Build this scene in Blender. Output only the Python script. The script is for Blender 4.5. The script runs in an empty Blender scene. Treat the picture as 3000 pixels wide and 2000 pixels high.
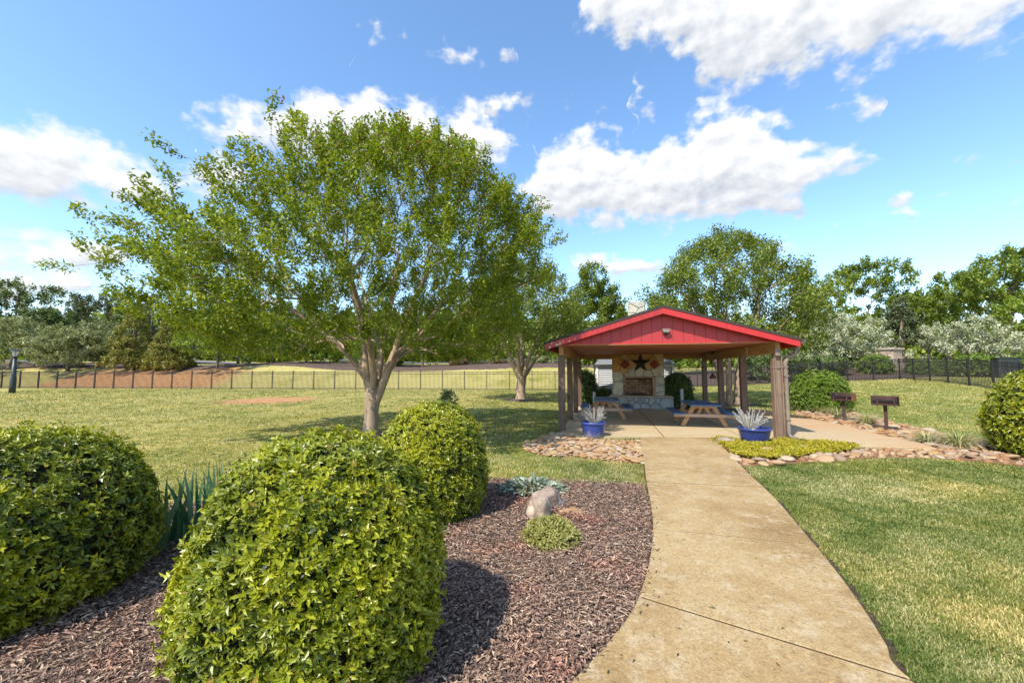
import bpy, math, random
import numpy as np
from mathutils import Vector, Matrix

# ------------------------------------------------------------------ camera
scn = bpy.context.scene
COL = scn.collection
EYE = 1.6
FPX = 14.0 / 36.0 * 3000.0
PITCH = math.atan(84.0 / FPX)
cam_d = bpy.data.cameras.new("camera")
cam_d.lens = 14.0
cam_d.sensor_width = 36.0
cam_d.clip_start = 0.05
cam_d.clip_end = 2000.0
cam = bpy.data.objects.new("camera", cam_d)
COL.objects.link(cam)
cam.location = (0, 0, EYE)
cam.rotation_euler = (math.pi / 2 + PITCH, 0, 0)
scn.camera = cam


def ray(px, py):
    xc = (px - 1500.0) / FPX
    yc = (1000.0 - py) / FPX
    return (xc, math.cos(PITCH) - yc * math.sin(PITCH), math.sin(PITCH) + yc * math.cos(PITCH))


# ------------------------------------------------------------------ world, sun, exposure
SUN_H = Vector((0.64, 0.768))
SUN_EL = math.radians(50)
world = bpy.data.worlds.new("World")
scn.world = world
world.use_nodes = True
wt = world.node_tree
wt.nodes.clear()


def N(tree, typ, **kw):
    n = tree.nodes.new(typ)
    for k, v in kw.items():
        setattr(n, k, v)
    return n


def MATH(tree, op, a, b=None, c=None, clamp=False):
    n = tree.nodes.new('ShaderNodeMath')
    n.operation = op
    n.use_clamp = clamp
    for i, v in enumerate((a, b, c)):
        if v is None:
            continue
        if isinstance(v, (int, float)):
            n.inputs[i].default_value = v
        else:
            tree.links.new(v, n.inputs[i])
    return n.outputs[0]


def VM(tree, op, a, b=None):
    n = tree.nodes.new('ShaderNodeVectorMath')
    n.operation = op
    for i, v in enumerate((a, b)):
        if v is None:
            continue
        if isinstance(v, (tuple, list)):
            n.inputs[i].default_value = v
        else:
            tree.links.new(v, n.inputs[i])
    return n


# cloud decks traced from the photograph: (px, py top, py bottom) along each deck; top below bottom = a gap
DECKS = [
    [(-160, 330, 570), (0, 338, 590), (120, 342, 590), (240, 385, 590), (330, 430, 600), (420, 500, 600), (480, 520, 600), (560, 480, 590), (650, 462, 575), (720, 500, 545), (770, 560, 500),
     (1500, 600, 500), (1560, 500, 620), (1620, 430, 650), (1720, 395, 650), (1820, 420, 655), (1890, 455, 655), (1990, 400, 655), (2060, 318, 650), (2160, 300, 640), (2250, 350, 620), (2330, 400, 600), (2400, 425, 520), (2480, 425, 485), (2560, 432, 462), (2610, 490, 440), (3100, 490, 440)],
    [(-160, 260, 200), (480, 420, 300), (560, 350, 395), (640, 325, 400), (760, 330, 420), (840, 290, 450), (930, 268, 480), (1020, 292, 490), (1090, 275, 500), (1200, 300, 500), (1290, 340, 490), (1370, 300, 480), (1430, 330, 480), (1490, 420, 460), (1560, 440, 380),
     (1650, 130, 40), (1720, -60, 70), (1800, -120, 110), (1940, -140, 120), (2010, -140, 180), (2060, -140, 255), (2180, -140, 255), (2300, -140, 230), (2360, -140, 170), (2460, -100, 215), (2560, -100, 190), (2640, -100, 120), (2800, -100, 130), (2930, -80, 80), (3040, -60, 30)],
    [(-160, 680, 780), (0, 684, 786), (140, 690, 784), (260, 700, 780), (350, 720, 770), (430, 770, 710), (900, 770, 710), (1050, 90, 40), (1105, 46, 78), (1160, 90, 40), (1230, 170, 120), (1290, 132, 172), (1340, 165, 160), (1390, 164, 194), (1440, 205, 165), (1500, 170, 150),
     (1640, 770, 730), (1720, 740, 800), (1860, 755, 810), (1960, 800, 780), (2040, 800, 700), (2400, 330, 280), (2500, 284, 320), (2580, 320, 285), (2600, 590, 560), (2650, 552, 592), (2710, 600, 560), (3100, 600, 560)],
    [(-160, 790, 870), (0, 795, 868), (130, 800, 872), (220, 815, 862), (280, 860, 820), (1400, 330, 280), (1440, 280, 330), (1490, 262, 330), (1540, 330, 290), (1780, 330, 270), (1850, 240, 300), (1910, 280, 308), (1960, 330, 290), (2000, 820, 780), (1840, 820, 790), (2260, 715, 690), (2300, 690, 712), (2340, 715, 690), (2630, 680, 640), (2665, 645, 682), (2700, 680, 650), (3100, 680, 650)],
]


def azel(px, py):
    x, y, z = ray(px, py)
    return math.atan2(x, y), math.asin(z / math.sqrt(x * x + y * y + z * z))


AZM = 1.0


def cloud_decks(t, azs, els, vec):
    """density of the decks and height within the cloud (0 base, 1 top)"""
    wn = N(t, 'ShaderNodeTexNoise', noise_dimensions='3D')
    wn.inputs['Scale'].default_value = 14.0
    wn.inputs['Detail'].default_value = 3
    t.links.new(vec, wn.inputs['Vector'])
    ws = N(t, 'ShaderNodeSeparateColor')
    t.links.new(wn.outputs['Color'], ws.inputs[0])
    az2 = MATH(t, 'ADD', azs, MATH(t, 'MULTIPLY_ADD', ws.outputs[0], .10, -.05))
    el2 = MATH(t, 'ADD', els, MATH(t, 'MULTIPLY_ADD', ws.outputs[1], .07, -.035))
    # the decks repeat mirrored all round, so the sky goes on outside the frame
    fac = MATH(t, 'PINGPONG', MATH(t, 'MULTIPLY_ADD', az2, .5 / AZM, .5), 1.0)
    best = None
    hgt = None
    for deck in DECKS:
        rp = N(t, 'ShaderNodeValToRGB')
        rp.color_ramp.interpolation = 'LINEAR'
        pts = []
        for (x, yt, yb) in deck:
            a_, et = azel(x, yt)
            _, eb = azel(x, yb)
            pts.append((min(max((a_ / AZM + 1) / 2, 0), 1), et, eb))
        pts.sort()
        e_ = rp.color_ramp.elements
        while len(e_) < len(pts):
            e_.new(.5)
        for e1, (f_, et, eb) in zip(e_, pts):
            e1.position = f_
            e1.color = (max(et, 0), max(eb, 0), 0, 1)
        t.links.new(fac, rp.inputs[0])
        sc = N(t, 'ShaderNodeSeparateColor')
        t.links.new(rp.outputs[0], sc.inputs[0])
        up = MATH(t, 'SUBTRACT', sc.outputs[0], el2)
        dn = MATH(t, 'SUBTRACT', el2, sc.outputs[1])
        d = MATH(t, 'MINIMUM', up, dn)
        h = MATH(t, 'DIVIDE', dn, MATH(t, 'MAXIMUM', MATH(t, 'SUBTRACT', sc.outputs[0], sc.outputs[1]), .02))
        if best is None:
            best, hgt = d, h
        else:
            sel = MATH(t, 'GREATER_THAN', d, best)
            mx = N(t, 'ShaderNodeMix', data_type='FLOAT')
            t.links.new(sel, mx.inputs['Factor'])
            t.links.new(hgt, mx.inputs['A'])
            t.links.new(h, mx.inputs['B'])
            hgt = mx.outputs['Result']
            best = MATH(t, 'MAXIMUM', best, d)
    return best, hgt


sky = N(wt, 'ShaderNodeTexSky', sky_type='NISHITA')
sky.sun_disc = False
sky.sun_elevation = SUN_EL
sky.sun_rotation = math.atan2(-SUN_H.x, -SUN_H.y) % (2 * math.pi)
sky.altitude = 250
sky.air_density = 1.0
sky.dust_density = .6
sky.ozone_density = 2.0
hs = N(wt, 'ShaderNodeHueSaturation')
hs.inputs['Hue'].default_value = .4975
hs.inputs['Saturation'].default_value = 1.10
hs.inputs['Value'].default_value = 1.0
wt.links.new(sky.outputs[0], hs.inputs['Color'])
tc = N(wt, 'ShaderNodeTexCoord')
sp = N(wt, 'ShaderNodeSeparateXYZ')
wt.links.new(VM(wt, 'NORMALIZE', tc.outputs['Generated']).outputs[0], sp.inputs[0])
az = MATH(wt, 'ARCTAN2', sp.outputs[0], sp.outputs[1])
el = MATH(wt, 'ARCSINE', sp.outputs[2])
cb = N(wt, 'ShaderNodeCombineXYZ')
wt.links.new(az, cb.inputs[0])
wt.links.new(MATH(wt, 'MULTIPLY', el, 1.5), cb.inputs[1])
deck_d, deck_h = cloud_decks(wt, az, el, cb.outputs[0])


def cloud_noise(vec, detail):
    n3 = N(wt, 'ShaderNodeTexNoise', noise_dimensions='3D')
    n3.inputs['Scale'].default_value = 15.0
    n3.inputs['Detail'].default_value = detail
    n3.inputs['Roughness'].default_value = .56
    wt.links.new(vec, n3.inputs['Vector'])
    return n3.outputs['Fac']


nA = cloud_noise(cb.outputs[0], 7)
nB = cloud_noise(VM(wt, 'ADD', cb.outputs[0], (-.014, .022, 0)).outputs[0], 4)
dens = MATH(wt, 'ADD', deck_d, MATH(wt, 'MULTIPLY_ADD', nA, .15, -.066))
mr = N(wt, 'ShaderNodeMapRange', interpolation_type='SMOOTHSTEP')
mr.inputs['From Min'].default_value = -.004
mr.inputs['From Max'].default_value = .036
wt.links.new(dens, mr.inputs['Value'])
alpha = MATH(wt, 'MULTIPLY', mr.outputs[0], MATH(wt, 'MULTIPLY_ADD', el, 12.0, -.1, clamp=True))
hh0 = N(wt, 'ShaderNodeMapRange', interpolation_type='SMOOTHSTEP')
hh0.inputs['From Min'].default_value = -.05
hh0.inputs['From Max'].default_value = .70
hh0.inputs['To Min'].default_value = .10
hh0.inputs['To Max'].default_value = .92
wt.links.new(deck_h, hh0.inputs['Value'])
lit = MATH(wt, 'ADD', hh0.outputs[0], MATH(wt, 'MULTIPLY', MATH(wt, 'SUBTRACT', nA, nB), 2.2))
edge = MATH(wt, 'SUBTRACT', 1.0, MATH(wt, 'MULTIPLY', dens, 14.0, clamp=True))
lit = MATH(wt, 'MULTIPLY_ADD', edge, .35, lit, clamp=True)
SKY_STRENGTH = .15
cm = N(wt, 'ShaderNodeMix', data_type='RGBA')
cm.inputs['A'].default_value = (1.75, 1.92, 2.2, 1)
cm.inputs['B'].default_value = (3.15, 3.2, 3.25, 1)
wt.links.new(lit, cm.inputs['Factor'])
fm = N(wt, 'ShaderNodeMix', data_type='RGBA')
wt.links.new(alpha, fm.inputs['Factor'])
wt.links.new(hs.outputs[0], fm.inputs['A'])
wt.links.new(cm.outputs['Result'], fm.inputs['B'])
bg = N(wt, 'ShaderNodeBackground')
bg.inputs['Strength'].default_value = SKY_STRENGTH
wt.links.new(fm.outputs['Result'], bg.inputs['Color'])
wo = N(wt, 'ShaderNodeOutputWorld')
wt.links.new(bg.outputs[0], wo.inputs['Surface'])

sun_d = bpy.data.lights.new("sun", 'SUN')
sun_d.energy = 3.1
sun_d.angle = math.radians(.53)
sun_d.color = (1.0, .925, .80)
sun = bpy.data.objects.new("sun", sun_d)
COL.objects.link(sun)
Ldir = Vector((SUN_H.x * math.cos(SUN_EL), SUN_H.y * math.cos(SUN_EL), -math.sin(SUN_EL)))
sun.rotation_euler = Ldir.to_track_quat('-Z', 'Y').to_euler()
sun.location = (-20, -25, 40)

vs = scn.view_settings
vs.view_transform = 'Standard'
vs.look = 'None'
vs.exposure = 1.15
vs.gamma = 1.0
vs.use_curve_mapping = False

# ------------------------------------------------------------------ helpers: numbers
rng = np.random.default_rng(7)
random.seed(7)


def sstep(a, b, x):
    t = np.clip((np.asarray(x, float) - a) / (b - a), 0, 1)
    return t * t * (3 - 2 * t)


def fence_y(x):
    return 31.9 - .081 * x


def T(x, y):
    """height of the ground"""
    x = np.asarray(x, float)
    y = np.asarray(y, float)
    h = .043 * np.maximum(0, x - 7.0) * sstep(11, 26, y)
    h = np.minimum(h, 1.1)
    d = y - fence_y(x)
    k = 1 - .72 * sstep(6, 20, x)
    k = k * (1 + .10 * np.sin(x * .21 + 1.0))
    h = h + k * (2.15 * sstep(.8, 10, d) + .9 * sstep(12, 32, d))
    return h


def Tf(x, y):
    return float(T(x, y))


def G(px, py):
    """photo pixel -> point where that sight line meets the ground"""
    d = ray(px, py)
    t = EYE / -d[2] if d[2] < -1e-4 else 60
    for _ in range(12):
        z = Tf(d[0] * t, d[1] * t)
        if d[2] > -1e-4:
            break
        t = .5 * t + .5 * (EYE - z) / -d[2]
    return (d[0] * t, d[1] * t)


def AT(px, py, Y):
    d = ray(px, py)
    t = Y / d[1]
    return Vector((d[0] * t, Y, EYE + d[2] * t))


def hash2(ix, iy, s):
    v = np.sin(ix * 127.1 + iy * 311.7 + s * 74.7) * 43758.5453
    return v - np.floor(v)


def vnoise(x, y, s=0.0):
    x = np.asarray(x, float)
    y = np.asarray(y, float)
    ix, iy = np.floor(x), np.floor(y)
    fx, fy = x - ix, y - iy
    fx = fx * fx * (3 - 2 * fx)
    fy = fy * fy * (3 - 2 * fy)
    a = hash2(ix, iy, s)
    b = hash2(ix + 1, iy, s)
    c = hash2(ix, iy + 1, s)
    d = hash2(ix + 1, iy + 1, s)
    return (a * (1 - fx) + b * fx) * (1 - fy) + (c * (1 - fx) + d * fx) * fy


def fbm(x, y, s=0.0, o=4):
    r = 0
    a = .5
    for i in range(o):
        r = r + a * vnoise(x * 2 ** i, y * 2 ** i, s + i * 3.1)
        a *= .5
    return r


def inpoly(x, y, poly):
    x = np.asarray(x, float)
    y = np.asarray(y, float)
    ins = np.zeros(x.shape, bool)
    n = len(poly)
    j = n - 1
    for i in range(n):
        xi, yi = poly[i]
        xj, yj = poly[j]
        if yi != yj:
            c = ((yi > y) != (yj > y)) & (x < (xj - xi) * (y - yi) / (yj - yi) + xi)
            ins ^= c
        j = i
    return ins


def unit(v):
    v = np.asarray(v, float)
    return v / np.maximum(np.linalg.norm(v, axis=-1, keepdims=True), 1e-9)


# ------------------------------------------------------------------ helpers: meshes and objects
def mesh_np(name, verts, faces, smooth=False, **face_attr):
    """verts (V,3), faces (F,k) all of one size k, optional float attribute per face"""
    verts = np.asarray(verts, np.float32)
    faces = np.asarray(faces, np.int32)
    me = bpy.data.meshes.new(name)
    nf, k = faces.shape
    me.vertices.add(len(verts))
    me.vertices.foreach_set('co', verts.ravel())
    me.loops.add(nf * k)
    me.loops.foreach_set('vertex_index', faces.ravel())
    me.polygons.add(nf)
    me.polygons.foreach_set('loop_start', np.arange(0, nf * k, k, dtype=np.int32))
    me.polygons.foreach_set('loop_total', np.full(nf, k, np.int32))
    me.update(calc_edges=True)
    me.polygons.foreach_set('use_smooth', np.full(nf, smooth, bool))
    for an, av in face_attr.items():
        at = me.attributes.new(an, 'FLOAT', 'FACE')
        at.data.foreach_set('value', np.asarray(av, np.float32))
    return me


def add(name, me, mat=None, parent=None, loc=(0, 0, 0), rot=(0, 0, 0), scale=(1, 1, 1)):
    o = bpy.data.objects.new(name, me)
    COL.objects.link(o)
    if mat is not None and me is not None and len(me.materials) == 0:
        me.materials.append(mat)
    if parent is not None:
        o.parent = parent
    o.location = loc
    o.rotation_euler = rot
    o.scale = scale
    return o


def tag(o, label, cat, group=None):
    o['label'] = label
    o['category'] = cat
    if group:
        o['group'] = group
    return o


def thing(name, label, cat, loc=(0, 0, 0), rotz=0.0, group=None):
    o = bpy.data.objects.new(name, None)
    COL.objects.link(o)
    o.empty_display_size = .2
    o.location = loc
    o.rotation_euler = (0, 0, rotz)
    return tag(o, label, cat, group)


def struct(o):
    o['kind'] = 'structure'
    return o


def stuff(o):
    o['kind'] = 'stuff'
    return o


class MB:
    def __init__(s):
        s.v = []
        s.f = []

    def box(s, c, size, rot=None):
        b = len(s.v)
        hx, hy, hz = size[0] / 2, size[1] / 2, size[2] / 2
        for dx, dy, dz in ((-1, -1, -1), (1, -1, -1), (1, 1, -1), (-1, 1, -1), (-1, -1, 1), (1, -1, 1), (1, 1, 1), (-1, 1, 1)):
            p = Vector((dx * hx, dy * hy, dz * hz))
            if rot is not None:
                p = rot @ p
            s.v.append((c[0] + p.x, c[1] + p.y, c[2] + p.z))
        s.f += [(b, b + 3, b + 2, b + 1), (b + 4, b + 5, b + 6, b + 7), (b, b + 1, b + 5, b + 4), (b + 1, b + 2, b + 6, b + 5), (b + 2, b + 3, b + 7, b + 6), (b + 3, b, b + 4, b + 7)]
        return s

    def bar(s, a, b, w, h, up=(0, 0, 1)):
        a, b = Vector(a), Vector(b)
        d = (b - a)
        L = d.length
        z = d.normalized()
        x = Vector(up).cross(z)
        if x.length < 1e-4:
            x = Vector((1, 0, 0))
        x.normalize()
        y = z.cross(x)
        R = Matrix((x, y, z)).transposed()
        return s.box((a + b) / 2, (w, h, L), R)

    def tube(s, pts, radii, n=8, cap=True):
        pts = [Vector(p) for p in pts]
        if not hasattr(radii, '__len__'):
            radii = [radii] * len(pts)
        b = len(s.v)
        t0 = (pts[1] - pts[0]).normalized()
        x = t0.orthogonal().normalized()
        for i, p in enumerate(pts):
            t = (pts[min(i + 1, len(pts) - 1)] - pts[max(i - 1, 0)]).normalized()
            x = (x - t * x.dot(t)).normalized()
            y = t.cross(x)
            for k in range(n):
                a = 2 * math.pi * k / n
                q = p + (x * math.cos(a) + y * math.sin(a)) * radii[i]
                s.v.append(tuple(q))
        for i in range(len(pts) - 1):
            for k in range(n):
                k2 = (k + 1) % n
                s.f.append((b + i * n + k, b + i * n + k2, b + (i + 1) * n + k2, b + (i + 1) * n + k))
        if cap:
            s.f.append(tuple(b + k for k in reversed(range(n))))
            s.f.append(tuple(b + (len(pts) - 1) * n + k for k in range(n)))
        return s

    def lathe(s, prof, n=24, c=(0, 0, 0)):
        b = len(s.v)
        for r, z in prof:
            for k in range(n):
                a = 2 * math.pi * k / n
                s.v.append((c[0] + r * math.cos(a), c[1] + r * math.sin(a), c[2] + z))
        for i in range(len(prof) - 1):
            for k in range(n):
                k2 = (k + 1) % n
                s.f.append((b + i * n + k, b + i * n + k2, b + (i + 1) * n + k2, b + (i + 1) * n + k))
        return s

    def prism(s, poly, z0, z1, inset=0.0, drop=0.0):
        """upright prism over a 2D polygon (counter-clockwise), optional chamfered top"""
        b = len(s.v)
        n = len(poly)
        cx = sum(p[0] for p in poly) / n
        cy = sum(p[1] for p in poly) / n
        rings = [(1.0, z0), (1.0, z1 - drop)]
        for k, z in rings:
            for p in poly:
                s.v.append((p[0], p[1], z))
        if inset > 0:
            for p in poly:
                dx, dy = p[0] - cx, p[1] - cy
                L = math.hypot(dx, dy) or 1
                q = max(0, 1 - inset / L)
                s.v.append((cx + dx * q, cy + dy * q, z1))
        m = 3 if inset > 0 else 2
        for i in range(m - 1):
            for k in range(n):
                k2 = (k + 1) % n
                s.f.append((b + i * n + k, b + i * n + k2, b + (i + 1) * n + k2, b + (i + 1) * n + k))
        s.f.append(tuple(b + k for k in reversed(range(n))))
        s.f.append(tuple(b + (m - 1) * n + k for k in range(n)))
        return s

    def mesh(s, name, smooth=False):
        me = bpy.data.meshes.new(name)
        me.from_pydata([tuple(v) for v in s.v], [], s.f)
        me.update()
        if smooth:
            me.polygons.foreach_set('use_smooth', np.ones(len(me.polygons), bool))
        return me

    def build(s, name, mat, parent=None, smooth=False, **kw):
        return add(name, s.mesh(name, smooth), mat, parent, **kw)


def bevel(o, w=.006, seg=1):
    m = o.modifiers.new('edge', 'BEVEL')
    m.width = w
    m.segments = seg
    m.limit_method = 'ANGLE'
    return o


# ------------------------------------------------------------------ helpers: materials
def newmat(name):
    m = bpy.data.materials.new(name)
    m.use_nodes = True
    t = m.node_tree
    p = t.nodes['Principled BSDF']
    return m, t, p


def ramp(t, fac, stops, interp='LINEAR'):
    r = t.nodes.new('ShaderNodeValToRGB')
    r.color_ramp.interpolation = interp
    el = r.color_ramp.elements
    while len(el) < len(stops):
        el.new(.5)
    for e, (p, c) in zip(el, stops):
        e.position = p
        e.color = (c[0], c[1], c[2], 1)
    if fac is not None:
        t.links.new(fac, r.inputs[0])
    return r.outputs[0]


def noise(t, scale, detail=4, rough=.55, vec=None, stretch=None, world=False):
    n = t.nodes.new('ShaderNodeTexNoise')
    n.inputs['Scale'].default_value = scale
    n.inputs['Detail'].default_value = detail
    n.inputs['Roughness'].default_value = rough
    if vec is None:
        if world:
            vec = t.nodes.new('ShaderNodeNewGeometry').outputs['Position']
        else:
            tc = t.nodes.new('ShaderNodeTexCoord').outputs['Object']
            oi = t.nodes.new('ShaderNodeObjectInfo').outputs['Random']
            vec = VM(t, 'ADD', tc, None)
            cmb = t.nodes.new('ShaderNodeCombineXYZ')
            k = MATH(t, 'MULTIPLY', oi, 37.0)
            for i in range(3):
                t.links.new(k, cmb.inputs[i])
            t.links.new(cmb.outputs[0], vec.inputs[1])
            vec = vec.outputs[0]
    if stretch:
        vec = VM(t, 'MULTIPLY', vec, stretch).outputs[0]
    t.links.new(vec, n.inputs['Vector'])
    return n.outputs['Fac']


def mixc(t, fac, a, b, blend='MIX'):
    m = t.nodes.new('ShaderNodeMix')
    m.data_type = 'RGBA'
    m.blend_type = blend
    for s, v in (('Factor', fac), ('A', a), ('B', b)):
        if isinstance(v, (int, float)):
            m.inputs[s].default_value = v
        elif isinstance(v, (tuple, list)):
            m.inputs[s].default_value = (v[0], v[1], v[2], 1)
        else:
            t.links.new(v, m.inputs[s])
    return m.outputs['Result']


def mrange(t, v, a, b, c=0.0, d=1.0):
    m = t.nodes.new('ShaderNodeMapRange')
    m.interpolation_type = 'SMOOTHSTEP'
    t.links.new(v, m.inputs['Value'])
    for n_, x in (('From Min', a), ('From Max', b), ('To Min', c), ('To Max', d)):
        m.inputs[n_].default_value = x
    return m.outputs[0]


def bump(t, p, h, strength=.4, dist=.01):
    b = t.nodes.new('ShaderNodeBump')
    b.inputs['Strength'].default_value = strength
    b.inputs['Distance'].default_value = dist
    t.links.new(h, b.inputs['Height'])
    t.links.new(b.outputs[0], p.inputs['Normal'])


def attr(t, name):
    a = t.nodes.new('ShaderNodeAttribute')
    a.attribute_name = name
    return a.outputs['Fac']


def M_plain(name, c0, c1=None, rough=.6, scale=6, metallic=0.0, bumps=.25, dist=.006, stretch=None, detail=5, spec=.4):
    m, t, p = newmat(name)
    c1 = c1 or tuple(x * .65 for x in c0)
    f = noise(t, scale, detail, stretch=stretch)
    col = ramp(t, f, [(.3, c1), (.7, c0)])
    t.links.new(col, p.inputs['Base Color'])
    p.inputs['Roughness'].default_value = rough
    p.inputs['Metallic'].default_value = metallic
    p.inputs['Specular IOR Level'].default_value = spec
    if bumps:
        bump(t, p, noise(t, scale * 5, 4, stretch=stretch), bumps, dist)
    return m


def M_leaf(name, stops, trans=.35, rough=.42, spec=.4, patch=None):
    m, t, p = newmat(name)
    f = attr(t, 'rnd')
    col = ramp(t, f, stops)
    if patch:
        pf = mrange(t, noise(t, patch[0], 3, world=True), .42, .62)
        col = mixc(t, pf, col, mixc(t, 1.0, col, patch[1], 'MULTIPLY'))
    t.links.new(col, p.inputs['Base Color'])
    p.inputs['Roughness'].default_value = rough
    p.inputs['Specular IOR Level'].default_value = spec
    tr = t.nodes.new('ShaderNodeBsdfTranslucent')
    t.links.new(mixc(t, 1.0, col, (1.25, 1.2, .55), 'MULTIPLY'), tr.inputs['Color'])
    mx = t.nodes.new('ShaderNodeMixShader')
    mx.inputs[0].default_value = trans
    t.links.new(p.outputs[0], mx.inputs[1])
    t.links.new(tr.outputs[0], mx.inputs[2])
    t.links.new(mx.outputs[0], t.nodes['Material Output'].inputs['Surface'])
    return m


def M_random(name, stops, rough=.75, scale=9, var=.35, bumps=.5, dist=.01):
    """colour picked per object, broken up by noise"""
    m, t, p = newmat(name)
    oi = t.nodes.new('ShaderNodeObjectInfo').outputs['Random']
    col = ramp(t, oi, stops)
    f = noise(t, scale, 6, .65)
    dk = ramp(t, f, [(.25, (1 - var,) * 3), (.75, (1 + var * .5,) * 3)])
    col = mixc(t, 1.0, col, dk, 'MULTIPLY')
    t.links.new(col, p.inputs['Base Color'])
    p.inputs['Roughness'].default_value = rough
    bump(t, p, noise(t, scale * 3, 5), bumps, dist)
    return m


# ------------------------------------------------------------------ materials
# lawn and soil: masks on the sheet say where clay, mulch and straw lie
def M_ground():
    m, t, p = newmat("lawn_ground")
    n1 = noise(t, .55, 5, .6, world=True)
    n2 = noise(t, 3.0, 5, .65, world=True)
    n3 = noise(t, 26.0, 4, .7, world=True)
    n4 = noise(t, 9.0, 6, .7, world=True, stretch=(.7, 1.2, 1))
    dry = MATH(t, 'ADD', MATH(t, 'MULTIPLY', n1, .45), MATH(t, 'MULTIPLY', n2, .25))
    dry = MATH(t, 'ADD', dry, MATH(t, 'MULTIPLY', n4, .35))
    n5 = noise(t, 1.7, 6, .78, world=True, stretch=(.5, 1.0, 1))
    dry = MATH(t, 'ADD', dry, MATH(t, 'MULTIPLY_ADD', n5, .55, -.275))
    dry = MATH(t, 'ADD', dry, MATH(t, 'MULTIPLY', attr(t, 'dry'), .14))
    grass = ramp(t, dry, [(.38, (.085, .135, .022)), (.50, (.165, .190, .036)), (.60, (.275, .255, .060)), (.74, (.42, .36, .13))])
    fine = ramp(t, n3, [(.32, (.52,) * 3), (.68, (1.32,) * 3)])
    grass = mixc(t, 1.0, grass, fine, 'MULTIPLY')
    clay = ramp(t, n2, [(.3, (.34, .16, .065)), (.7, (.46, .27, .13))])
    mul = ramp(t, noise(t, 7, 5, .7, world=True), [(.3, (.045, .032, .028)), (.7, (.16, .11, .085))])
    cm_ = mrange(t, MATH(t, 'ADD', attr(t, 'clay'), MATH(t, 'MULTIPLY_ADD', n4, .9, -.45)), .35, .75)
    mm = mrange(t, MATH(t, 'ADD', attr(t, 'mulch'), MATH(t, 'MULTIPLY_ADD', n2, .6, -.3)), .42, .62)
    clay = mixc(t, 1.0, clay, ramp(t, noise(t, 5.0, 8, .8, world=True, stretch=(.6, 1, 1)), [(.32, (.50, .46, .42)), (.5, (1.0, 1.0, 1.0)), (.68, (1.35, 1.3, 1.15))]), 'MULTIPLY')
    col = mixc(t, cm_, grass, clay)
    col = mixc(t, mm, col, mul)
    t.links.new(col, p.inputs['Base Color'])
    p.inputs['Roughness'].default_value = .95
    p.inputs['Specular IOR Level'].default_value = .15
    bump(t, p, MATH(t, 'ADD', n3, MATH(t, 'MULTIPLY', n4, .8)), .7, .03)
    return m


def M_concrete():
    m, t, p = newmat("aged_concrete")
    n1 = noise(t, .9, 5, .6, world=True)
    n2 = noise(t, 6.5, 8, .75, world=True)
    n3 = noise(t, 75.0, 4, .75, world=True)
    col = ramp(t, n1, [(.3, (.255, .165, .072)), (.48, (.345, .238, .112)), (.62, (.405, .298, .155)), (.78, (.34, .218, .092))])
    col = mixc(t, mrange(t, n2, .48, .66, 0, .75), col, (.45, .365, .235))
    col = mixc(t, mrange(t, noise(t, 2.4, 6, .7, world=True), .56, .72, 0, .7), col, (.25, .155, .065))
    col = mixc(t, 1.0, col, ramp(t, n3, [(.3, (.62,) * 3), (.7, (1.25,) * 3)]), 'MULTIPLY')
    col = mixc(t, 1.0, col, ramp(t, noise(t, 24.0, 5, .8, world=True), [(.34, (.66, .62, .56)), (.46, (1.0,) * 3), (.58, (1.0,) * 3), (.70, (1.28, 1.27, 1.25))]), 'MULTIPLY')
    col = mixc(t, mrange(t, noise(t, 11.0, 3, .6, world=True), .70, .76, 0, .6), col, (.16, .115, .07))
    t.links.new(col, p.inputs['Base Color'])
    p.inputs['Roughness'].default_value = .9
    p.inputs['Specular IOR Level'].default_value = .25
    bump(t, p, MATH(t, 'ADD', n3, MATH(t, 'MULTIPLY', n2, .5)), .45, .004)
    return m


def M_patio():
    m, t, p = newmat("patio_concrete")
    n1 = noise(t, .7, 5, .6, world=True, stretch=(.5, 1.6, 1))
    n2 = noise(t, 7.0, 6, .65, world=True)
    n3 = noise(t, 50.0, 3, .7, world=True)
    col = ramp(t, n1, [(.3, (.37, .275, .145)), (.5, (.45, .36, .215)), (.7, (.42, .28, .130))])
    col = mixc(t, mrange(t, n2, .5, .7, 0, .6), col, (.47, .42, .31))
    # clay washed over the far right end
    gx = t.nodes.new('ShaderNodeNewGeometry').outputs['Position']
    sx = t.nodes.new('ShaderNodeSeparateXYZ')
    t.links.new(gx, sx.inputs[0])
    w = mrange(t, MATH(t, 'ADD', sx.outputs[0], MATH(t, 'MULTIPLY', n1, 4.0)), 8.5, 11.5)
    col = mixc(t, MATH(t, 'MULTIPLY', w, .75), col, (.44, .26, .125))
    col = mixc(t, 1.0, col, ramp(t, n3, [(.3, (.82,) * 3), (.7, (1.1,) * 3)]), 'MULTIPLY')
    t.links.new(col, p.inputs['Base Color'])
    p.inputs['Roughness'].default_value = .85
    bump(t, p, n3, .3, .003)
    return m


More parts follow.
